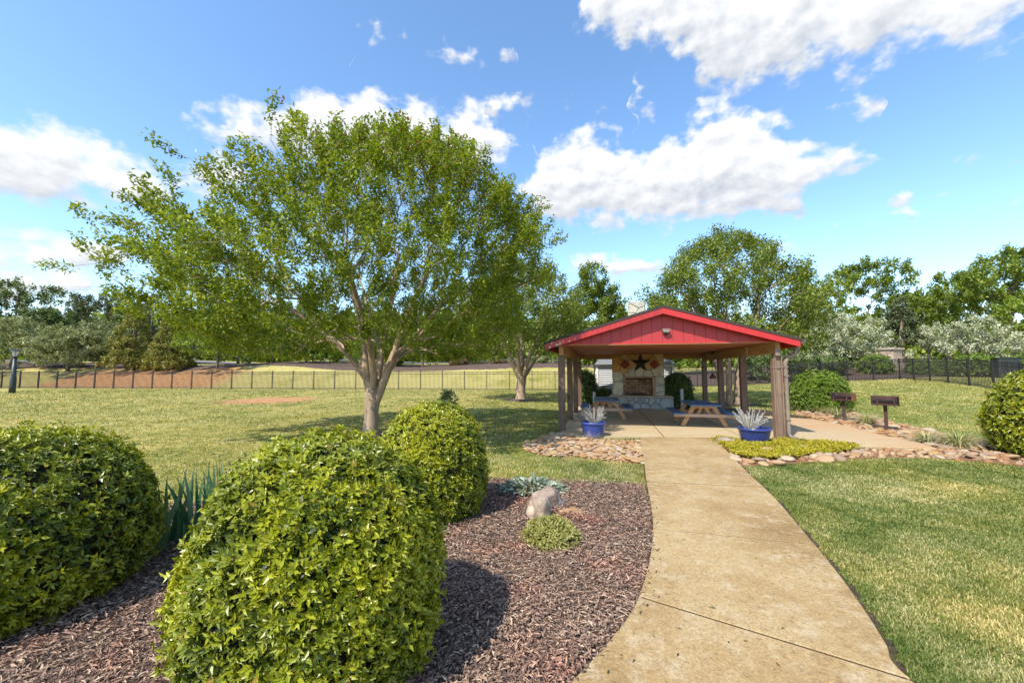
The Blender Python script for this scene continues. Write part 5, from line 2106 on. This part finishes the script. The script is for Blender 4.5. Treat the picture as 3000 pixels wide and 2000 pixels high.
cxp = 28.7
corner = (cxp, fence_y(cxp))
x_l = -49.0
npan = int(round(math.hypot(corner[0] - x_l, corner[1] - fence_y(x_l)) / 1.83))
fence_run('metal_fence', 'long black metal picket fence along the foot of the bank behind the lawn', (x_l, fence_y(x_l)), corner, npan, False)
side_end = np.array(corner) + unit(np.array([25.2, 20.7]) - np.array(corner)) * 1.83 * 9
fence_run('metal_fence', 'black metal side fence coming forward from the corner beside the stone gate pillar', corner, tuple(side_end), 9, True)

# stone gate pillar beyond the corner
pc = AT(2600, 1000, 36.0)
pz = Tf(pc.x, 36.0)
pil = thing('gate_pillar', 'square stone gate pillar with a pale overhanging cap behind the fence corner', 'pillar', (pc.x, 36.0, pz), math.radians(20))
ptop = AT(2600, 1024, 36.0).z - pz
MB().box((0, 0, ptop / 2 - .05), (1.24, 1.24, ptop + .1)).build('core', MT['mortar'], pil)
nrow = max(6, int(ptop / .20))
for ir in range(nrow):
    hgt = ptop / nrow
    for face in range(4):
        x = -.64
        k = 0
        while x < .60:
            w = .28 + .16 * (((ir * 7 + k * 5 + face * 3) % 5) / 4)
            w = min(w, .64 - x)
            o = MB().box((x + w / 2, -.64, hgt * (ir + .5)), (w - .02, .07 + .02 * ((ir + k) % 3), hgt - .02))
            R_ = Matrix.Rotation(face * math.pi / 2, 3, 'Z')
            o.v = [tuple(R_ @ Vector(v)) for v in o.v]
            o.build('stone', MT['pillar'], pil)
            x += w
            k += 1
o = MB().box((0, 0, ptop + .06), (1.62, 1.62, .13)).build('cap', MT['slab'], pil)
# dark cabinet behind the side fence
cp = AT(2946, 1000, 26.6)
cab = thing('utility_cabinet', 'dark louvred utility cabinet behind the side fence between clipped bushes', 'cabinet', (cp.x, 26.6, Tf(cp.x, 26.6)), math.radians(-30))
MB().box((0, 0, .62), (1.05, .6, 1.30)).build('body', MT['lamp_green'], cab)
MB().box((0, 0, 1.30), (1.15, .7, .07)).build('lid', MT['black'], cab)
for k in range(7):
    MB().box((-.36 + k * .12, -.312, .62), (.06, .03, 1.0)).build('slat', MT['black'], cab)

# ------------------------------------------------------------------ lamp post
lp = G(35, 1152)
lamp = thing('lamp_post', 'dark green lamp post with lantern head standing on the lawn before the fence', 'lamp post', (lp[0], lp[1], Tf(*lp)))
hl = AT(45, 1024, lp[1]).z - Tf(*lp)
MB().tube([(0, 0, -.05), (0, 0, .5), (0, 0, hl - .55)], [.17, .16, .10], 12).build('pole', MT['lamp_green'], lamp, smooth=True)
MB().lathe([(.10, hl - .56), (.16, hl - .52), (.16, hl - .48), (.09, hl - .46)], 12).build('collar', MT['lamp_green'], lamp)
MB().lathe([(.10, hl - .46), (.20, hl - .12), (.20, hl - .10)], 8).build('lantern_glass', MT['glass'], lamp)
for k in range(4):
    a = k * math.pi / 2 + math.pi / 4
    MB().bar((.10 * math.cos(a), .10 * math.sin(a), hl - .46), (.21 * math.cos(a), .21 * math.sin(a), hl - .10), .02, .02).build('lantern_bar', MT['lamp_green'], lamp)
MB().lathe([(.30, hl - .10), (.29, hl - .06), (.18, hl + .0), (.001, hl + .04)], 12).build('lantern_cap', MT['lamp_green'], lamp)

# ------------------------------------------------------------------ stones
r = np.random.default_rng(41)
rock_meshes = []
for k in range(8):
    rr = np.random.default_rng(400 + k)
    n = 8
    V = []
    ang = np.arange(n) * 2 * math.pi / n
    rad = 1 + .28 * (rr.random(n) - .5)
    for f, z in ((.72, -.30), (1.0, .05), (.74, .36)):
        for a_, q in zip(ang, rad):
            V.append((f * q * math.cos(a_) * (1 + .12 * (rr.random() - .5)), f * q * math.sin(a_) * (1 + .12 * (rr.random() - .5)), z + .10 * (rr.random() - .5)))
    V.append((0.05, 0, .48 + .06 * rr.random()))
    F = []
    for i in range(2):
        for j in range(n):
            F.append((i * n + j, i * n + (j + 1) % n, (i + 1) * n + (j + 1) % n, (i + 1) * n + j))
    F += [(2 * n + j, 2 * n + (j + 1) % n, 3 * n) for j in range(n)]
    F.append(tuple(reversed(range(n))))
    me = bpy.data.meshes.new('stone')
    me.from_pydata(V, [], F)
    me.update()
    me.polygons.foreach_set('use_smooth', np.ones(len(me.polygons), bool))
    me.materials.append(MT['stone'])
    rock_meshes.append(me)


def scatter_stones(bed, poly, count, smin, smax, seed, exclude=(), prefer=None):
    r = np.random.default_rng(seed)
    P = np.array(poly)
    x0, y0 = P.min(0)
    x1, y1 = P.max(0)
    placed = []
    tries = 0
    while len(placed) < count and tries < 60000:
        tries += 1
        x, y = r.uniform(x0, x1), r.uniform(y0, y1)
        if not inpoly(np.array([x]), np.array([y]), poly)[0]:
            continue
        if any(inpoly(np.array([x]), np.array([y]), e)[0] for e in exclude):
            continue
        s = smin + (smax - smin) * r.random() ** 1.6
        if tries > 30000:
            s = smin * (.7 + .3 * r.random())
        if any((x - a) ** 2 + (y - b) ** 2 < (.74 * (s + c)) ** 2 for a, b, c in placed):
            continue
        placed.append((x, y, s))
    for i, (x, y, s) in enumerate(placed):
        o = add('stone', rock_meshes[i % 8], None, bed, (x, y, Tf(x, y) + .012 + s * .12 + .012 * r.random()), (r.normal() * .14, r.normal() * .14, r.random() * 6.28), (s * (1.0 + .35 * r.random()), s * (.75 + .3 * r.random()), s * (.55 + .3 * r.random())))
    return placed


scatter_stones(bedL, bed_left_poly, 300, .048, .105, 51)
scatter_stones(bedR, bed_right_poly, 300, .065, .145, 52, exclude=(yellow_poly, patio_poly))


def gravel(bed, poly, n, smin, smax, seed, exclude=()):
    """small stones that fill the gaps, too small to pick apart"""
    r = np.random.default_rng(seed)
    P = np.array(poly)
    x = r.uniform(P[:, 0].min(), P[:, 0].max(), n * 6)
    y = r.uniform(P[:, 1].min(), P[:, 1].max(), n * 6)
    ok = inpoly(x, y, poly)
    for e in exclude:
        ok &= ~inpoly(x, y, e)
    x, y = x[ok][:n], y[ok][:n]
    ring = np.array([(math.cos(a), math.sin(a)) for a in np.arange(6) * math.pi / 3])
    V, F = [], []
    for i in range(len(x)):
        s = r.uniform(smin, smax)
        q = ring * (s * r.uniform(.7, 1.25, (6, 1)))
        z = Tf(x[i], y[i])
        b = len(V)
        V += [(x[i] + p[0], y[i] + p[1], z + .005) for p in q] + [(x[i] + p[0] * .6, y[i] + p[1] * .6, z + .012 + s * r.uniform(.45, .8)) for p in q]
        F += [(b + k, b + (k + 1) % 6, b + 6 + (k + 1) % 6, b + 6 + k) for k in range(6)]
        F += [(b + 6, b + 7, b + 8, b + 9), (b + 6, b + 9, b + 10, b + 11)]
    me = mesh_np('gravel', np.array(V), np.array(F), rnd=np.repeat(r.random(len(x)), 8))
    return stuff(add('gravel', me, MT['gravel'], bed))


gravel(bedL, bed_left_poly, 420, .022, .05, 53)
gravel(bedR, bed_right_poly, 1100, .025, .065, 54, (yellow_poly, patio_poly))


# ------------------------------------------------------------------ boulders in the beds
def boulder(label, loc, size, seed, mat, z=0.0, rotz=0.0, cat='rock', sub=4):
    import bmesh
    bm = bmesh.new()
    bmesh.ops.create_icosphere(bm, subdivisions=sub, radius=1.0)
    rr = np.random.default_rng(seed)
    dirs = rdir(14, rr)
    offs = .62 + .3 * rr.random(14)
    for v in bm.verts:
        c = np.array(v.co)
        f = 1.0
        for d, o_ in zip(dirs, offs):
            k = c @ d
            if k > 1e-3:
                f = min(f, o_ / k) if k * f > o_ else f
        n_ = vnoise(c[0] * 2.5 + c[2] * 1.7, c[1] * 2.5 - c[2] * 1.3, seed) - .5
        n2_ = vnoise(c[0] * 7 + c[2] * 5.1, c[1] * 7 - c[2] * 4.3, seed + 2) - .5
        n3_ = vnoise(c[0] * 17 + c[2] * 12, c[1] * 17 - c[2] * 11, seed + 4) - .5
        f *= 1 + .30 * float(n_) + .18 * float(n2_) + .09 * float(n3_)
        v.co = Vector((c[0] * f * size[0], c[1] * f * size[1], c[2] * f * size[2]))
    me = bpy.data.meshes.new('garden_rock')
    bm.to_mesh(me)
    bm.free()
    me.materials.append(mat)
    o = add('garden_rock', me, None, None, (loc[0], loc[1], Tf(*loc) + z), (0, 0, rotz))
    me.polygons.foreach_set('use_smooth', np.ones(len(me.polygons), bool))
    return tag(o, label, cat)


q = G(1588, 1535)
boulder('upright pale lichened rock in the mulch behind the yellow-green mound', (q[0] - .02, q[1] + .08), (.155, .13, .26), 3, MT['boulder'], .06)
q = G(1605, 1500)
boulder('rounded pinkish rock in the mulch in front of the silvery plant', (q[0], q[1] + .12), (.24, .17, .22), 4, MT['boulder_grey'], .05, .3)
q = G(1672, 1508)
boulder('flat tan rock lying half buried in the mulch beside the rounded rock', q, (.16, .09, .055), 5, MT['boulder_tan'], .02, .2)
q = G(1700, 1512)
boulder('little yellowish rock at the end of the flat tan rock', q, (.065, .05, .05), 6, MT['boulder_tan'], .02)
q = G(2120, 1300)
boulder('flat grey rock at the patio edge beside the yellow groundcover', q, (.26, .15, .12), 7, MT['boulder_grey'], .03, -.2)
q = G(2250, 1328)
boulder('tan rock lying in the yellow groundcover in front of the deep blue pot', q, (.22, .14, .11), 8, MT['boulder_tan'], .03, .1)
q = G(2342, 1322)
boulder('grey rock lying in the yellow groundcover, past the tan rock', q, (.25, .13, .09), 9, MT['boulder_grey'], .03, .0)

# ------------------------------------------------------------------ small plants
# yellow groundcover
r = np.random.default_rng(77)
P = np.array(yellow_poly)
c_ = []
while len(c_) < 4200:
    x, y = r.uniform(P[:, 0].min(), P[:, 0].max()), r.uniform(P[:, 1].min(), P[:, 1].max())
    jx, jy = x + r.normal() * .05, y + r.normal() * .05
    if inpoly(np.array([jx]), np.array([jy]), yellow_poly)[0] and (math.hypot(x - prc[0], y - prc[1]) > .30):
        c_.append((x, y))
c_ = np.array(c_)
k = np.repeat(np.arange(len(c_)), 6)
m = len(k)
hgt = .03 + .06 * vnoise(c_[:, 0] * 3, c_[:, 1] * 3, 3)
B = np.stack([c_[k, 0] + r.normal(size=m) * .02, c_[k, 1] + r.normal(size=m) * .02, T(c_[k, 0], c_[k, 1]) + hgt[k] + r.random(m) * .03], 1)
D = unit(rdir(m, r) * [1, 1, .5] + np.array([0, 0, .35]))
stuff(tag(add('yellow_groundcover', leaf_mesh('yellow_groundcover', B, D, unit(rdir(m, r) * .6 + np.array([0, 0, 1.0])), .035 + .02 * r.random(m), .02 + .01 * r.random(m), r.random(m)), MT['leaf_yellow']),
          'low golden-yellow groundcover spreading round the deep blue pot', 'groundcover'))


def mound(name, label, loc, R, H, n, seed, mat, leaf, per=6, z=0.01, cat='plant', stretch=(1, 1)):
    r = np.random.default_rng(seed)
    t = thing(name, label, cat, (loc[0], loc[1], Tf(*loc) + z))
    th = r.random(n) * 2 * math.pi
    ph = np.arccos(1 - r.random(n))
    q = .55 + .45 * r.random(n) ** .5
    P = np.stack([R * stretch[0] * np.sin(ph) * np.cos(th) * q, R * stretch[1] * np.sin(ph) * np.sin(th) * q, H * np.cos(ph) * q], 1)
    Nn = unit(P / np.array([R * R, R * R, H * H]) + np.array([0, 0, 1e-3]))
    k = np.repeat(np.arange(n), per)
    m = len(k)
    D = unit(Nn[k] * .8 + rdir(m, r))
    B = P[k] + rdir(m, r) * leaf * .4
    B[:, 2] = np.maximum(B[:, 2], .0)
    stuff(add('foliage', leaf_mesh('foliage', B, D, unit(Nn[k] + rdir(m, r) * .5), leaf * (.6 + .7 * r.random(m)), leaf * .32 * (.7 + .6 * r.random(m)), np.clip(.5 * q[k] + .6 * r.random(m) - .1, 0, 1)), MT[mat], t))
    return t


q = G(1618, 1612)
mound('sedum_clump', 'low yellow-green feathery mound in the mulch in front of the upright rock', (q[0], q[1] + .16), .26, .205, 620, 81, 'leaf_sedum', .042, 7, stretch=(1.05, .9))
# silvery lamb's-ear: each leaf a part
q = G(1560, 1445)
lam = thing('silver_foliage_plant', 'clump of broad silvery-green felted leaves behind the rounded rock', 'plant', (q[0], q[1] + .05, .012))
r = np.random.default_rng(82)
lm = leaf_mesh('leaf', np.zeros((1, 3)), np.array([[0, 1.0, 0]]), np.array([[0, 0, 1.0]]), np.array([.105]), np.array([.050]), np.array([.5]), 'oval', .25, .18)
lms = []
for v in (.1, .35, .6, .9):
    me = lm.copy()
    me.attributes['rnd'].data.foreach_set('value', np.full(2, v, np.float32))
    me.materials.append(MT['leaf_silver'])
    lms.append(me)
for i in range(280):
    a = r.random() * 2 * math.pi
    rad = .40 * math.sqrt(r.random())
    el_ = math.radians(12 + 34 * (1 - rad / .40) + r.normal() * 16)
    dz = .02 + .13 * (1 - (rad / .42) ** 2) * r.random()
    add('leaf', lms[i % 4], None, lam, (rad * 1.0 * math.cos(a), rad * .75 * math.sin(a), dz), (el_, r.normal() * .25, a - math.pi / 2 + r.normal() * .5), (1, .75 + .5 * r.random(), 1))
# iris: each sword leaf a part
q = G(575, 1610)
iris = thing('iris_clump', 'clump of blue-green sword leaves between two clipped shrubs', 'plant', (q[0], q[1], .012))
r = np.random.default_rng(83)
ims = []
for v in (.1, .4, .65, .95):
    n = 7
    s = np.linspace(0, 1, n)
    w = .025 * np.clip(1 - s ** 3, 0.02, 1) * (1 - .15 * s)
    bend = .16 * s ** 2.2 * (.5 + v)
    V = []
    for i in range(n):
        V += [(-w[i], bend[i] * .6, s[i] * .60), (0, bend[i] * .6 + .004, s[i] * .60), (w[i], bend[i] * .6, s[i] * .60)]
    F = []
    for i in range(n - 1):
        for k in range(2):
            F.append((i * 3 + k, i * 3 + k + 1, i * 3 + k + 4, i * 3 + k + 3))
    me = mesh_np('leaf', np.array(V), np.array(F), smooth=True, rnd=np.full(len(F), v))
    me.materials.append(MT['leaf_iris'])
    ims.append(me)
for i in range(115):
    x, y = r.uniform(-.40, .60), r.uniform(-.10, .75)
    add('leaf', ims[i % 4], None, iris, (x, y, 0), (r.normal() * .16, r.normal() * .22, r.random() * 6.28), (.8 + .5 * r.random(), 1, .75 + .4 * r.random()))


def liriope(label, loc, R, H, n, seed, z=0.02):
    r = np.random.default_rng(seed)
    t = thing('liriope_clump', label, 'plant', (loc[0], loc[1], Tf(*loc) + z))
    a = r.random(n) * 2 * math.pi
    lean = .15 + 1.1 * r.random(n) ** .8
    D = np.stack([np.cos(a) * np.sin(lean), np.sin(a) * np.sin(lean), np.cos(lean)], 1)
    P = np.stack([np.cos(a), np.sin(a), np.zeros(n)], 1) * (R * .35 * r.random(n) ** .5)[:, None]
    L = H * (.8 + .45 * r.random(n)) * (1 + .25 * np.sin(lean))
    Nn = np.cross(np.stack([-np.sin(a), np.cos(a), np.zeros(n)], 1), D) * -1
    rnd = np.clip(lean / 1.25 * .6 + .5 * r.random(n), 0, 1)
    stuff(add('blades', leaf_mesh('blades', P, D, Nn, L, np.full(n, .011 + H * .006), rnd, 'blade', 0, .38), MT['leaf_lirio'], t))
    return t


for i, (px, py, R, H, n, lab) in enumerate((
        (2352, 1203, .45, .34, 200, 'arching pale-striped grass clump at the near foot of the round lawn bush'),
        (2405, 1212, .48, .36, 220, 'arching pale-striped grass clump between the round lawn bush and the orange grill'),
        (2455, 1222, .45, .36, 220, 'arching pale-striped grass clump right behind the orange grill post'),
        (2540, 1244, .40, .36, 240, 'arching pale-striped grass clump between the two grills'),
        (2715, 1300, .36, .26, 240, 'small arching grass clump in the stones past the brown grill'),
        (2810, 1312, .50, .33, 340, 'wide arching pale-striped grass clump in the stones by the big clipped bush'))):
    liriope(lab, G(px, py), R, H, n, 90 + i)
liriope('tiny dark weed tuft at the patio edge past the stout front post', G(2347, 1300), .08, .16, 40, 97)

# mulch chips
r = np.random.default_rng(55)
P = np.array(mulch_poly)
N_ = 0
pts_c = []
while N_ < 105000:
    x = r.uniform(-5.6, 2.1, 60000)
    y = r.uniform(.9, 6.4, 60000)
    d = np.hypot(x, y)
    ok = inpoly(x + r.normal(size=60000) * .015, y + r.normal(size=60000) * .015, mulch_poly) & (r.random(60000) < np.clip((3.2 / d) ** 1.5, 0, 1)) & (y > 1.25 + .0 * x) & (np.abs(x) < 1.5 * y + .5)
    pts_c.append(np.stack([x[ok], y[ok]], 1))
    N_ += ok.sum()
C = np.concatenate(pts_c)[:105000]
m = len(C)
a = r.random(m) * 2 * math.pi
Dm = np.stack([np.cos(a), np.sin(a), r.normal(size=m) * .22], 1)
dist = np.hypot(C[:, 0], C[:, 1])
B = np.stack([C[:, 0], C[:, 1], .012 + .03 * r.random(m) ** 1.3 + .03 * vnoise(C[:, 0] * 3, C[:, 1] * 3, 9)], 1)
Nm = unit(np.stack([r.normal(size=m) * .4, r.normal(size=m) * .4, np.ones(m)], 1))
Lm = (.016 + .044 * r.random(m) ** 1.8) * (1 + .06 * dist)
Wm = (.004 + .008 * r.random(m)) * (1 + .06 * dist)
stuff(tag(add('mulch_chips', leaf_mesh('mulch_chips', B, Dm, Nm, Lm, Wm, r.random(m), 'diamond', .25, .05), MT['chips']), 'shredded brown bark mulch covering the bed beside the path', 'mulch'))

# grass blades on the lawn near the camera
r = np.random.default_rng(56)
patio_c = ccw(patio_poly)
excl = [path_poly, mulch_poly, bed_left_poly, bed_right_poly, patio_c]


def grass(name, label, xr, yr, count, dens, hmin, hmax, seed, per=7, base=.36):
    r = np.random.default_rng(seed)
    got = []
    n = 0
    it = 0
    while n < count and it < 60:
        it += 1
        x = r.uniform(xr[0], xr[1], 120000)
        y = r.uniform(yr[0], yr[1], 120000)
        d = np.hypot(x, y)
        ok = (r.random(120000) < np.clip((dens / d) ** 1.7, 0, 1)) & (np.abs(x) < 1.42 * y + .8)
        for e in excl:
            x_, y_ = x + r.normal(size=120000) * .012, y + r.normal(size=120000) * .012
            ok &= ~inpoly(x_, y_, e)
        for tr, rad in ((TREE, .55), (TREE2, 1.0), (TREE3, 1.1)):
            ok &= np.hypot(x - tr[0], y - tr[1]) > rad
        ok &= (y < fence_y(x) - .1) & (np.hypot((x - c1x) / 2.6, (y - c1y) / 2.9) > .55 + .5 * r.random(120000))
        got.append(np.stack([x[ok], y[ok]], 1))
        n += ok.sum()
    C = np.concatenate(got)[:count]
    # thinner where the lawn is straw-coloured
    n = len(C)
    k = np.repeat(np.arange(n), per)
    m = len(k)
    d = np.hypot(C[:, 0], C[:, 1])[k]
    grow = 1 + .10 * np.maximum(0, d - 3)
    a = r.random(m) * 2 * math.pi
    lean = .35 + .85 * r.random(m)
    D = np.stack([np.cos(a) * np.sin(lean), np.sin(a) * np.sin(lean), np.cos(lean)], 1)
    x = C[k, 0] + r.normal(size=m) * .018 * grow
    y = C[k, 1] + r.normal(size=m) * .018 * grow
    h = (hmin + (hmax - hmin) * r.random(m)) * (1 + .04 * np.maximum(0, d - 3))
    w = .0042 * grow * (.7 + .6 * r.random(m))
    S = np.stack([-np.sin(a), np.cos(a), np.zeros(m)], 1)
    P = np.stack([x, y, T(x, y) - .004], 1)
    v = np.stack([P - S * w[:, None], P + S * w[:, None], P + D * h[:, None]], 1).reshape(-1, 3)
    f = np.arange(m * 3).reshape(-1, 3)
    dryp = fbm(x * .9, y * .9, 5.0) * .55 + fbm(x * 4, y * 4, 6.0) * .5
    rnd = np.clip((dryp - .42) * 1.5 + .85 * (r.random(m) - .5) + base, 0, 1)
    return stuff(tag(add(name, mesh_np(name, v, f, rnd=rnd), MT['grass']), label, 'grass'))


grass('grass_blades', 'short green and straw-coloured grass of the lawn right of the path', (.8, 13), (1.2, 9.5), 46000, 3.2, .014, .034, 57, 6, .42)
grass('grass_blades', 'short sunlit grass of the lawn left of the pavilion, behind the clipped shrubs', (-38, 2.4), (4.0, 33.5), 46000, 6.0, .022, .046, 58, 5, .52)
grass('grass_blades', 'short grass of the lawn rising behind the grills to the corner fence', (2.4, 30), (9.0, 30), 18000, 9.0, .022, .046, 59, 4, .50)

# litter on the path
r = np.random.default_rng(60)
m = 260
x = r.uniform(-.6, 2.4, 4000)
y = r.uniform(1.4, 6.5, 4000)
dl = np.array([np.min(np.hypot(PLs[:, 0] - a_, PLs[:, 1] - b_)) for a_, b_ in zip(x, y)])
ok = inpoly(x, y, path_poly) & ((r.random(4000) < .02) | (r.random(4000) < np.exp(-dl / .07) * .9))
x, y = x[ok], y[ok]
m = len(x)
a = r.random(m) * 6.28
stuff(tag(add('leaf_litter', leaf_mesh('leaf_litter', np.stack([x, y, np.full(m, .050) + .004 * r.random(m)], 1), np.stack([np.cos(a), np.sin(a), .05 * r.normal(size=m)], 1), np.tile([0, 0, 1.0], (m, 1)), .015 + .03 * r.random(m), .005 + .007 * r.random(m), r.random(m)), MT['dead']),
          'dark bits of bark and leaf strewn on the concrete path', 'litter'))

# ------------------------------------------------------------------ road on the bank and wires overhead
mb = MB()
for i, x in enumerate(np.linspace(-90, 14, 40)):
    for d_ in (25.0, 30.5):
        y = fence_y(x) + d_
        mb.v.append((x, y, Tf(x, y) + .06))
for i in range(39):
    mb.f.append((2 * i, 2 * i + 2, 2 * i + 3, 2 * i + 1))
struct(mb.build('road', MT['road']))
for sx in (-1, 1):
    X = sx * 118.0
    pole = thing('utility_pole', 'wooden pole carrying overhead wires, %s' % ('beyond the loose dark tree' if sx < 0 else 'beyond the tallest bright green tree'), 'utility pole', (X, 76, Tf(X, 76)))
    zt = 18.6 - Tf(X, 76)
    MB().tube([(0, 0, -.2), (0, 0, zt)], [.18, .12], 10).build('pole', MT['bark_dark'], pole)
    MB().box((0, 0, zt - .5), (.14, 2.4, .12)).build('cross_arm', MT['bark_dark'], pole)
for k, (z0, dy, lab) in enumerate(((17.95, -1.0, 'upper overhead wire, the one on the near arm end'), (17.85, 1.0, 'upper overhead wire, the one on the far arm end'), (13.6, 0.0, 'lowest overhead wire, strung well below the other two'))):
    pts = []
    for x in np.linspace(-118, 118, 41):
        pts.append((float(x), 76 + dy, z0 - 1.1 * (1 - (x / 118) ** 2)))
    tag(MB().tube(pts, .022, 5, False).build('overhead_wire', MT['wire']), lab, 'wire')

# ------------------------------------------------------------------ repeats of a kind share a group
GROUPS = {'clipped_shrub': 'clipped shrubs in the garden beds', 'crape_myrtle_tree': 'pale-trunked trees on the lawn', 'broadleaf_tree': 'trees beyond the fence', 'pine_tree': 'pines beyond the fence',
          'oak_tree': 'big trees beyond the fence', 'flowering_tree': 'white-blossomed trees beyond the fence', 'golden_conifer': 'golden conifers on the bank', 'evergreen_shrub': 'grey-green shrubs on the bank',
          'bronze_shrub': 'bronze shrubs on the bank', 'light_shrub': 'light shrubs on the bank', 'glossy_shrub': 'dark shrubs along the fence', 'evergreen_bush': 'evergreen bushes round the fireplace',
          'hedge_bush': 'clipped bushes behind the fence', 'park_grill': 'grills beside the patio', 'flower_pot': 'blue pots by the patio', 'silver_herb': 'silvery herbs in the blue pots',
          'liriope_clump': 'striped grass clumps along the stones', 'garden_rock': 'rocks in the garden beds', 'overhead_wire': 'overhead wires', 'utility_pole': 'utility poles',
          'iron_ornament': 'iron ornaments beside the star', 'garden_stake': 'grey stakes behind the patio', 'metal_fence': 'black metal fences', 'grass_blades': 'grass of the lawn'}
for o in bpy.data.objects:
    if o.parent is None and 'label' in o:
        g = GROUPS.get(o.name.split('.')[0])
        if g:
            o['group'] = g
